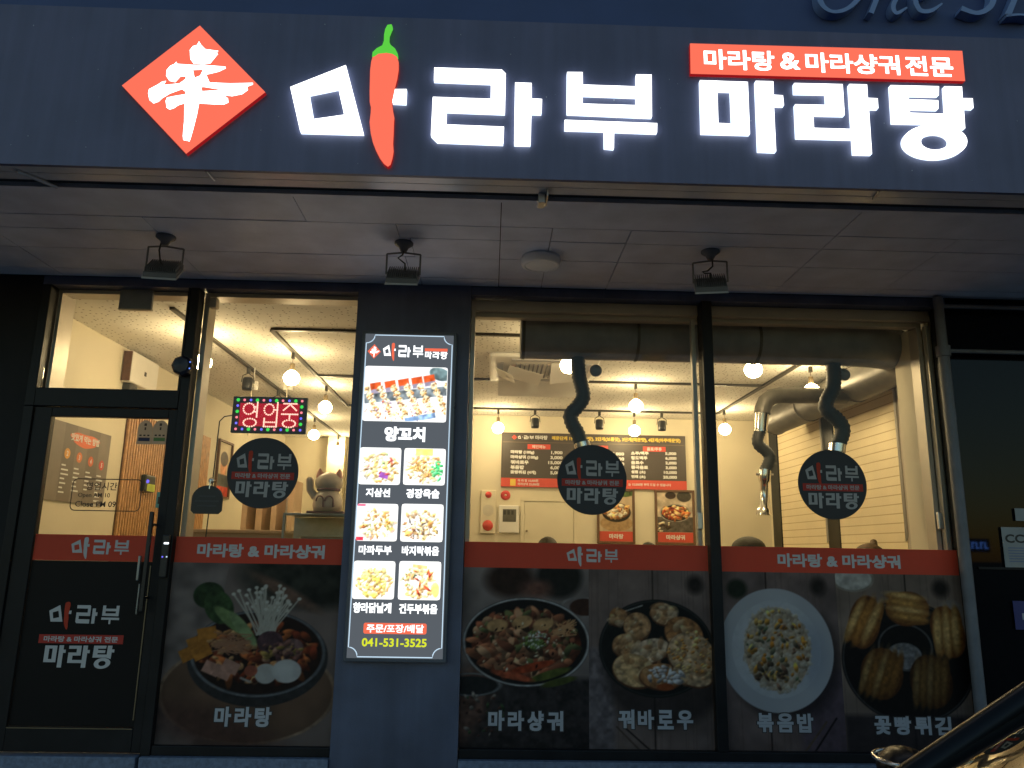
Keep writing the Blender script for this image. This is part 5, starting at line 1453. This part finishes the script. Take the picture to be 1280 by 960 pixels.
m = MB(); m.cyl((a.x + .03, YB - .04, zr(.25)), (a.x + .03, YB - .012, zr(.25)), .014, 10); m.build('knob', M['bronze'], t)

# ---- left wall: step poster, wood slats, framed picture, devices
XW = XL + .002
def wall_quad_text(m, s_, y, z, h, x, bold=.03, c=True):
    vs, fs, asp = text_geo(s_, min(bold, .012)); w = h * asp
    put_text(m, s_, (x, y - (w / 2 if c else 0), z), (0, w, 0), (0, 0, h), bold)
t = thing('folded_menu_panel', 'grey brown folded panel of numbered steps on the wall seen through the door glass', 'wall panel', (XW, yr(6.4), zr(.31)))
y0, y1, z0, z1 = yr(5.88), yr(6.80), zr(.315), zr(.925)
shade = [pm('fold_shade_print_%d' % 1, (.20, .165, .14), .5), pm('fold_shade_print_%d' % 2, (.155, .125, .105), .5)]  # lit and shaded fold faces put into two print tones, panel is flat
m = MB(); nst = 5; wst = (y1 - y0) / nst
for i in range(nst): m.mat(shade[i % 2]).box(XW, XW + .012 + .0 * i, y0 + i * wst, y0 + (i + 1) * wst - .0005, z0, z1)
m.build('panel', None, t)
xx = XW + .0135
m = MB(); m.prism([[(xx, y0 + .50 + .22 * math.cos(q) * (1 + .12 * math.sin(5 * q)), z1 - .10 + .055 * math.sin(q) * (1 + .2 * math.sin(3 * q))) for q in [6.283 * i / 30 for i in range(30)]]]); m.build('title_brush', pm('orange_print', (.72, .15, .06), .5), t)
m = MB(); wall_quad_text(m, '맛있게 먹는 방법', y0 + .50, z1 - .125, .06, xx + .001, .03); m.build('title', M['whiteink'], t)
for i, (n_, c) in enumerate(zip('2345', ((.70, .33, .06), (.72, .20, .06), (.68, .14, .05), (.62, .08, .06)))):
    cy_ = y0 + (i + 1.5) * wst - .02; cz_ = z1 - .235 - i * .012
    m = MB(); m.prism([[(xx, cy_ + .042 * math.cos(q), cz_ + .042 * math.sin(q)) for q in [6.283 * k / 24 for k in range(24)]]]); f = m.build('step_number', pm('step_dot_' + 'abcd'[i], c, .5), t)
    m = MB(); wall_quad_text(m, n_, cy_, cz_ - .02, .04, xx + .001, .03); m.build('numeral', M['whiteink'], f)
    m = MB()
    for k in range((7, 6, 5, 8)[i]):
        w = rnd.uniform(.05, .11); m.box(xx, xx + .0005, cy_ - .06, cy_ - .06 + w, cz_ - .10 - k * .035, cz_ - .088 - k * .035)
    m.build('step_text', M['whiteink'], t)
def slats(label, y0, y1, z0, z1):
    t = thing('slat_panel', label, 'slat panel', (XW, (y0 + y1) / 2, z0), 'oak slat panels on the left wall')
    m = MB(); m.box(XW, XW + .008, y0, y1, z0, z1); m.build('backing', M['wooddark'], t)
    m = MB(); n_ = int((y1 - y0) / .05)
    for i in range(n_): m.box(XW + .0085, XW + .026, y0 + (i + .2) * (y1 - y0) / n_, y0 + (i + .78) * (y1 - y0) / n_, z0 + .002, z1 - .002)
    m.build('slats', M['wood'], t)
slats('oak slat panel on the wall behind the entrance door glass', yr(7.06), yr(8.5), zr(-1.15), zr(1.20))
slats('oak slat strip just right of the door post, seen through the left window', yr(8.6), yr(9.16), zr(-1.15), zr(1.245))
t = thing('framed_picture', 'narrow framed print of a pale face shape left of the round sticker', 'picture', (XW, yr(9.7), zr(.57)))
m = MB(); y0, y1, z0, z1 = yr(9.46), yr(9.97), zr(.575), zr(1.285)
for a_, b_, c_, d_ in ((y0, y0 + .025, z0, z1), (y1 - .025, y1, z0, z1), (y0 + .026, y1 - .026, z0, z0 + .025), (y0 + .026, y1 - .026, z1 - .025, z1)): m.box(XW, XW + .03, a_, b_, c_, d_)
m.build('frame', M['wooddark'], t)
P = Pic(50, 76, (196, 180, 150), .05); P.ell(.34, .45, .17, .22, (214, 150, 110)); P.ell(.34, .30, .2, .14, (70, 50, 40), var=.3); P.rect(0, .82, .7, 1, (200, 60, 40)); P.rect(.0, .6, .7, .82, (60, 60, 58), var=.3)
P.mesh('print', (XW + .006, y0 + .027, z0 + .027), (0, y1 - y0 - .054, 0), (0, 0, z1 - z0 - .054), M['picin'], t)
t = thing('wall_unit', 'white box unit with a dark side high on the left wall behind the transom', 'wall unit', (XW, yr(7.1), zr(1.42)))
m = MB(); m.box(XW, XW + .085, yr(6.86), yr(7.42), zr(1.43), zr(1.72), .015); m.build('case', M['white'], t)
m = MB(); m.box(XW + .01, XW + .08, yr(6.845), yr(6.859), zr(1.44), zr(1.71)); m.build('side_panel', M['wooddark'], t)
m = MB(); m.box(XW + .0855, XW + .088, yr(7.12), yr(7.16), zr(1.54), zr(1.58)); m.build('marking', M['track'], t)
m = MB(); m.box(XW, XW + .07, yr(6.9), yr(7.05), zr(1.36), zr(1.425), .01); m.build('bracket', M['track'], t)
p = atx(178, 605, XW)
t = thing('wall_thermometer', 'small black wall device with yellow green label on the oak slats', 'wall device', (XL + .03, p.y, p.z - .06))
xx = XL + .03
m = MB(); m.box(xx, xx + .05, p.y - .11, p.y + .11, p.z - .075, p.z + .085, .012); m.build('case', M['black'], t)
m = MB(); m.box(xx + .0505, xx + .052, p.y - .07, p.y + .10, p.z - .07, p.z); m.build('label_plate', pm('lime_print', (.42, .52, .05), .5), t)
m = MB(); m.ball((xx + .052, p.y - .08, p.z + .02), .018, seg=8, rings=6); m.build('indicator', em('device_blue_led', (.2, .15, 1), 1.2), t)
t = thing('door_closer', 'grey door closer box at the top of the transom', 'door closer', (-2.43, .05, zr(1.55)))
m = MB(); m.box(-2.543, -2.325, .035, .065, zr(1.555), zr(1.69), .004); m.build('body', M['duct'], t)
m = MB(); m.box(-2.546, -2.322, .0345, .066, zr(1.546), zr(1.554)); m.build('edge', M['alu_lit'], t)

# ---- counter, fridge case and lucky cat
t = thing('service_counter', 'tan wooden service counter behind the left window', 'counter', (-1.95, yr(6.9), FZ))
m = MB(); m.box(-2.45, -1.35, yr(6.45), yr(7.3), FZ, zr(.10)); m.build('body', M['tan'], t)
m = MB(); m.box(-2.47, -1.33, yr(6.42), yr(7.33), zr(.101), zr(.13), .004); m.build('worktop', M['tan'], t)
t = thing('shelf_rack', 'tan and white striped upright shelf behind the left round sticker', 'shelf', (-2.0, yr(8.1), FZ))
YH = yr(7.9)
for a_, b_ in ((300, 312), (318, 331), (337, 348.5), (357, 369)):
    q0 = at(a_, 661, YH); q1 = at(b_, 600, YH); m = MB(); m.box(q0.x, q1.x, YH, YH + .35, FZ, q1.z, .004); m.build('side_panel', M['tan'], t)
m = MB(); q0 = at(300, 661, YH); q1 = at(368, 604, YH); m.box(q0.x, q1.x, YH + .352, YH + .37, FZ, q1.z); m.build('back_panel', M['white'], t)
t = thing('glass_case', 'steel and glass counter case under the lucky cat figurine', 'display case', (-1.34, yr(6.2), zr(.0)))
m = MB(); x0, x1, y0, y1, z0, z1 = -1.585, -1.03, yr(6.0), yr(6.38), zr(-.05), zr(.255)
m.box(x0, x1, y0, y1, z1 - .018, z1, .004); m.box(x0, x1, y0, y1, z0, z0 + .03)
for x in (x0, x1 - .018):
    for y in (y0, y1 - .018): m.box(x, x + .018, y, y + .018, z0 + .031, z1 - .019)
m.build('frame', M['steel'], t)
m = MB(); m.box(x0 + .02, x1 - .02, y0 + .004, y0 + .008, z0 + .032, z1 - .02); m.build('front_glass', M['glass'], t)
m = MB(); m.box(x0 + .10, x1 - .1, y0 + .12, y1 - .06, z0 + .031, z0 + .13, .02); m.build('tray', M['steel'], t)
m = MB(); m.box(x0, x1, y1 - .017, y1 - .002, z0 + .031, z1 - .02); m.build('back_panel', M['steel'], t)
t = thing('counter_base', 'pale base cabinet carrying the glass case', 'cabinet', (-1.31, yr(6.2), FZ))
m = MB(); m.box(-1.6, -1.0, yr(5.98), yr(6.4), FZ, zr(-.052)); m.build('body', M['offwhite'], t); m = MB(); m.box(-1.59, -1.01, yr(5.96), yr(5.979), FZ + .06, zr(-.08), .004); m.build('door', M['white'], t)
cx, cyy, cz = at(409, 640, yr(6.2)).x, yr(6.2), zr(.257)
t = thing('lucky_cat', 'white ceramic waving cat figurine seen from behind on the glass case', 'figurine', (cx, cyy, cz))
m = MB(); m.box(cx - .145, cx + .145, cyy - .09, cyy + .09, cz, cz + .022, .008); m.build('base', M['purple'], t)
m = MB(); m.lathe([(.001, .022), (.105, .024), (.118, .07), (.112, .12), (.085, .165), (.07, .185)], (cx, cyy, cz), 26)
m.ball((cx, cyy, cz + .245), .098, (1.12, 1, .86), 22, 14)
m.build('body', M['catwhite'], t)
for s in (-1, 1):
    m = MB(); c = Vector((cx + s * .07, cyy, cz + .325)); m.tube([c + Vector((0, 0, -.035)), c + Vector((s * .006, 0, .0)), c + Vector((s * .01, 0, .035))], [.038, .026, .004], 12); m.build('ear', M['pink'], t)
m = MB(); m.tube([(cx - .10, cyy - .01, cz + .13), (cx - .145, cyy - .015, cz + .19), (cx - .150, cyy - .02, cz + .265), (cx - .148, cyy - .02, cz + .285)], [.03, .03, .032, .02], 12); m.build('raised_paw', M['catwhite'], t)
m = MB(); m.lathe([(.078, .180), (.095, .187), (.09, .200), (.078, .203)], (cx, cyy, cz), 22); m.build('collar', M['purple'], t)
for s in (-.3, .75):
    m = MB(); q = [(cx + s * .07 - .02 + .03 * math.cos(a_), cyy - math.sqrt(max(.0, .122 ** 2 - (s * .07 - .02 + .03 * math.cos(a_)) ** 2)) - .001, cz + .10 + .035 * math.sin(a_)) for a_ in [math.pi * 1.05 * i / 10 - .0 for i in range(11)]]; q = q[::-1] + []
    m.tube(q + [(q[-1][0] + .004, q[-1][1], cz + .05)], [.006] * len(q) + [.010], 8); m.build('fur_swirl', M['purple'], t)

# ---- guests at the tables (only the tops of their heads clear the red band)
def skinned(verts, edges, radii, sub=2):
    me = bpy.data.meshes.new('body'); me.from_pydata(verts, edges, [])
    o = bpy.data.objects.new('body', me); COL.objects.link(o)
    sm_ = o.modifiers.new('skin', 'SKIN'); ss = o.modifiers.new('sub', 'SUBSURF'); ss.levels = sub; ss.render_levels = sub
    for v, r in zip(me.skin_vertices[0].data, radii): v.radius = (r, r)
    me.skin_vertices[0].data[0].use_root = True
    dg = bpy.context.evaluated_depsgraph_get()
    out = bpy.data.meshes.new_from_object(o.evaluated_get(dg))
    bpy.data.objects.remove(o); bpy.data.meshes.remove(me)
    for p in out.polygons: p.use_smooth = True
    return out
def person(label, x, y, face, top, hair, cloth, hs=(1, 1, 1), bun=False):
    """seated guest; face = heading of the gaze; top = height of the crown"""
    t = thing('person', label, 'person', (x, y, FZ), 'guests at the tables')
    t.rotation_euler = (0, 0, face)
    T = top - FZ; k = T / 1.27
    V = [(0, 0, .50 * k), (0, .0, .68 * k), (0, .01, .86 * k), (0, .01, .99 * k), (0, .015, 1.06 * k), (0, .04, 1.11 * k), (0, .04, 1.19 * k),
         (.19, .01, .96 * k), (.25, .05, .74 * k), (.19, .28, .70 * k), (-.19, .01, .96 * k), (-.25, .05, .74 * k), (-.19, .28, .70 * k),
         (.09, .04, .50 * k), (.11, .42, .50 * k), (.11, .44, .08), (.11, .54, .035), (-.09, .04, .50 * k), (-.11, .42, .50 * k), (-.11, .44, .08), (-.11, .54, .035),
         (.17, .35, .71 * k), (-.17, .35, .71 * k)]
    E_ = [(0, 1), (1, 2), (2, 3), (3, 4), (4, 5), (5, 6), (3, 7), (7, 8), (8, 9), (3, 10), (10, 11), (11, 12), (0, 13), (13, 14), (14, 15), (15, 16), (0, 17), (17, 18), (18, 19), (19, 20), (9, 21), (12, 22)]
    Rr = [.14, .135, .15, .10, .052, .075, .088, .065, .048, .036, .065, .048, .036, .095, .07, .045, .035, .095, .07, .045, .035, .028, .028]
    me = skinned(V, E_, Rr)
    me.materials.append(cloth); me.materials.append(M['skin'])
    for p in me.polygons:
        c = p.center
        if c.z > 1.035 * k or (c.y > .22 and c.z > .6 * k): p.material_index = 1
    b = bpy.data.objects.new('body', me); COL.objects.link(b); b.parent = t
    m = MB(); hc = (0, .02, T - .098)
    m.ball(hc, .102, (hs[0], hs[1] * 1.05, hs[2] * .98), 24, 14, .012)
    m.tube([(0, -.04, T - .12), (0, -.06, T - .20), (0, -.05, T - .27)], [.075, .07, .03], 12)
    if bun: m.tube([(.0, -.02, T - .02), (.02, -.03, T + .018), (.035, -.035, T + .03)], [.03, .026, .008], 10)
    o = m.build('hair', hair); o.parent = t
    for s in (-1, 1):
        m = MB(); m.ball((s * .032, .128, 1.14 * k), .011, seg=8, rings=6); o = m.build('eye', M['blackink']); o.parent = t
    return t
def table(label, x, y):
    t = thing('dining_table', label, 'table', (x, y, FZ), 'dining tables in the room')
    m = MB(); m.box(x - .55, x + .55, y - .35, y + .35, FZ + .71, FZ + .745, .006); m.build('tabletop', M['wood'], t)
    for sx in (-1, 1):
        for sy in (-1, 1): m = MB(); m.box(x + sx * .48 - .02, x + sx * .48 + .02, y + sy * .29 - .02, y + sy * .29 + .02, FZ, FZ + .709); m.build('leg', M['track'], t)
def chair(label, x, y, face):
    t = thing('dining_chair', label, 'chair', (x, y, FZ), 'chairs of the guests')
    t.rotation_euler = (0, 0, face)
    def L(m, n_, mt): o = m.build(n_, mt); o.parent = t
    m = MB(); m.box(-.21, .21, -.2, .22, .40, .43, .01); L(m, 'seat', M['wooddark'])
    m = MB(); m.box(-.2, .2, -.235, -.21, .55, .82, .01); L(m, 'backrest', M['wooddark'])
    for sx in (-1, 1):
        m = MB(); m.tube([(sx * .18, -.222, .80), (sx * .18, -.21, .42), (sx * .19, -.22, 0)], .014, 8); L(m, 'leg', M['track'])
        m = MB(); m.tube([(sx * .18, .19, .40), (sx * .19, .20, 0)], .014, 8); L(m, 'leg', M['track'])
def guest(px_, Yl, pytop, label, face, hair, cloth, hs=(1, 1, 1), bun=False):
    p = at(px_, pytop, yr(Yl))
    person(label, p.x, p.y, face, p.z, hair, cloth, hs, bun)
    return p
g1 = guest(684.5, 6.9, 671, 'person with black hair whose crown shows below the flush hatch', math.pi, M['hairblack'], M['cloth1'], (.92, 1, 1))
g2 = guest(811, 7.6, 677.5, 'person whose dark crown just clears the red band between the framed posters', 0, M['hairblack'], M['cloth2'], (.85, 1, 1))
g3 = guest(934, 5.85, 670, 'person with wide dark hair near the mullion, closest to the glass', math.pi, M['hairblack'], M['cloth2'], (1.25, 1.2, .95))
g4 = guest(1089, 6.2, 679.5, 'person with tied brown hair in front of the pale blinds', 1.57, M['hairbrown'], M['cloth1'], (1.12, 1.1, 1), True)
for g, f, l in ((g1, math.pi, 'dark chair under the guest below the flush hatch'), (g2, 0, 'dark chair under the guest between the framed posters'), (g3, math.pi, 'dark chair under the guest near the mullion'), (g4, 1.57, 'dark chair under the guest in front of the blinds')):
    chair(l, g.x, g.y, f)
table('wooden table in front of the guest below the hatch', g1.x + .1, g1.y - .62)
table('wooden table beside the blinds', g4.x - .85, g4.y + .1)

# ================================================================== STREET SIDE
# ---- parked black car: only its windscreen, far pillar and far mirror reach into the picture
CYC = -3.65
car = thing('parked_car', 'glossy black parked car whose windscreen edge cuts the lower right corner', 'car', (1.8, CYC, -.12))
CDX, CDZ = .12, -.035
def ring_at(X, hw, zl, zh, n=6):
    X += CDX; zh += CDZ
    r = min(.16, hw * .3, (zh - zl) * .3); pts = []
    for cx, cz, a0, rx, rz in ((hw - r, zh - r * .7, 0, r, r * .7), (-(hw - r), zh - r * .7, 90, r, r * .7), (-(hw - r * .6), zl + r * .6, 180, r * .6, r * .6), (hw - r * .6, zl + r * .6, 270, r * .6, r * .6)):
        for k in range(n + 1):
            a = math.radians(a0 + 90 * k / n); pts.append((X, CYC + cx + rx * math.cos(a), cz + rz * math.sin(a)))
    return pts
ST = [(-.46, .52, .22, .56), (-.40, .70, .12, .70), (-.2, .82, .08, .80), (.1, .88, .06, .87), (.5, .90, .05, .935), (.90, .90, .05, .975), (1.6, .90, .05, .985), (2.6, .90, .05, 1.0), (3.4, .89, .06, 1.01), (3.85, .86, .12, .99), (4.05, .78, .2, .92), (4.12, .6, .3, .8)]
m = MB(); rs = [ring_at(*q) for q in ST]; n_ = len(rs[0])
for i in range(len(rs) - 1):
    m.add(rs[i] + rs[i + 1], [(k, (k + 1) % n_, n_ + (k + 1) % n_, n_ + k) for k in range(n_)], True)
m.add(rs[0], [tuple(range(n_))]); m.add(rs[-1], [tuple(range(n_))])
m.build('body', M['carpaint'], car, True)
A0 = {s: Vector((.935 + CDX, CYC + s * .70, .995 + CDZ)) for s in (-1, 1)}
A1 = {s: Vector((1.72 + CDX, CYC + s * .61, 1.475 + CDZ)) for s in (-1, 1)}
C0 = {s: Vector((3.80, CYC + s * .70, 1.0)) for s in (-1, 1)}
C1 = {s: Vector((3.25, CYC + s * .60, 1.46)) for s in (-1, 1)}
def grid_patch(m, a, b, c, d, bulge, nu=10, nv=8):
    vs = []
    for j in range(nv + 1):
        for i in range(nu + 1):
            u, v = i / nu, j / nv
            p = a * (1 - u) * (1 - v) + b * u * (1 - v) + c * u * v + d * (1 - u) * v
            vs.append(p + bulge * (4 * u * (1 - u)) * (1 - .4 * v))
    m.add(vs, [(j * (nu + 1) + i, j * (nu + 1) + i + 1, (j + 1) * (nu + 1) + i + 1, (j + 1) * (nu + 1) + i) for j in range(nv) for i in range(nu)], True)
m = MB(); grid_patch(m, A0[-1], A0[1], A1[1], A1[-1], Vector((-.13, 0, .03))); m.build('windscreen', M['windshield'], car)
m = MB(); grid_patch(m, C0[-1], C0[1], C1[1], C1[-1], Vector((.10, 0, .03))); m.build('rear_window', M['windshield'], car)
m = MB(); grid_patch(m, A1[-1], A1[1], C1[1], C1[-1], Vector((0, 0, .05))); m.build('roof', M['carpaint'], car)
for s in (-1, 1):
    m = MB(); m.tube([A0[s] + Vector((-.10, 0, -.05)), A0[s], (A0[s] + A1[s]) / 2 + Vector((0, s * .012, .012)), A1[s], (A1[s] + C1[s]) / 2 + Vector((0, 0, .03)), C1[s], C0[s]], [.034, .036, .034, .034, .034, .036, .04], 12); m.build('roof_rail', M['cartrim'], car)
    m = MB(); o = Vector((0, s * .004, 0)); m.quad(A0[s] + o, A1[s] + o, C1[s] + o, C0[s] + o); m.build('side_window', M['windshield'], car)
    m = MB(); b0 = Vector((2.35, CYC + s * .715, 1.0)); b1 = Vector((2.42, CYC + s * .615, 1.475)); m.tube([b0, b1], .028, 8); m.build('door_pillar', M['rubber'], car)
    for x0_, x1_ in ((1.0, 2.34), (2.36, 3.35)):
        m = MB(); m.box(x0_, x1_, CYC + s * .905 - .004, CYC + s * .905 + .004, .16, .92, .003); d = m.build('door', M['carpaint'], car)
        m = MB(); m.box(x1_ - .28, x1_ - .1, CYC + s * .92 - .012, CYC + s * .92 + .012, .78, .81, .006); m.build('handle', M['chrome'], d)
    m = MB(); c = Vector((1.17 + CDX - .07, CYC + s * 1.03, .935 + CDZ)); m.ball(c, .1, (.75, 1.0, .62), 18, 12); m.tube([c + Vector((0, -s * .14, -.02)), c], [.03, .04], 10); mi = m.build('wing_mirror', M['cartrim'], car)
    m = MB(); q = [c + Vector((.078 * math.cos(a_) * .98 - .004, s * .0 + .104 * math.sin(a_) * s, .028)) for a_ in [math.pi * (.5 + i / 10) for i in range(11)]]; m.tube(q, .006, 8); m.build('chrome_trim', M['chrome'], mi)
    m = MB(); m.ball((-.33, CYC + s * .6, .60), .11, (.9, 1.3, .6), 14, 10); m.build('headlight', M['glass'], car)
    for x in (.32, 3.2):
        w = MB(); prof = [(.20, -.10), (.30, -.11), (.325, -.08), (.325, .08), (.30, .11), (.20, .10)]
        w.lathe(prof, (x, CYC + s * .80, .205), 28, 'y'); wh = w.build('wheel', M['rubber'], car)
        m = MB(); m.lathe([(.001, s * .09), (.05, s * .095), (.19, s * .10), (.205, s * .07)], (x, CYC + s * .80, .205), 20, 'y'); m.build('rim', M['steel'], wh)
m = MB(); m.box(1.32, 1.7, CYC - .60, CYC + .60, .93, .972, .01); m.build('dashboard', M['rubber'], car)
m = MB(); m.tube([(1.03, CYC + .5, .985), (.98, CYC + .1, .99), (.95, CYC - .4, .99)], .008, 8); m.build('wiper', M['rubber'], car)

# ---- small blue neon sign across the street, mirrored in the dark glass
def far_sign():
    Yn = -25.0
    def mp(px_, py_):
        q = at(px_, py_, 25.0 - .0); return Vector((q.x, Yn, q.z))
    c = mp(1183, 681); e = mp(1200, 680)
    t = thing('neon_sign', 'small blue neon sign mirrored in the dark glass beside the drain pipe', 'neon sign', (c.x, Yn, 0))
    m = MB(); m.cyl((c.x + .6, Yn - .1, -.12), (c.x + .6, Yn - .1, c.z + .2), .06, 12); m.build('post', M['frame'], t)
    m = MB(); r = .16; ring = [(c.x + r * math.cos(a), Yn, c.z + r * math.sin(a)) for a in [6.283 * i / 24 for i in range(25)]]; m.tube(ring, .03, 8, False); m.tube([(c.x - .06, Yn, c.z), (c.x + .08, Yn, c.z)], .03, 8)
    m.build('ring_mark', M['bluesign'], t)
    m = MB()
    for i in range(5):
        x = c.x + .85 + i * .17; m.tube([(x, Yn, c.z - .13), (x, Yn, c.z + .13)], .022, 8); m.tube([(x, Yn, c.z + (.1 if i % 2 else -.1)), (x + .1, Yn, c.z + (.1 if i % 2 else -.1))], .022, 8)
    m.build('letter_bars', M['bluesign'], t)
    m = MB(); m.box(c.x - .35, c.x + 1.75, Yn - .09, Yn - .05, c.z - .26, c.z + .26, .01); m.build('sign_back', M['frame'], t)
far_sign()
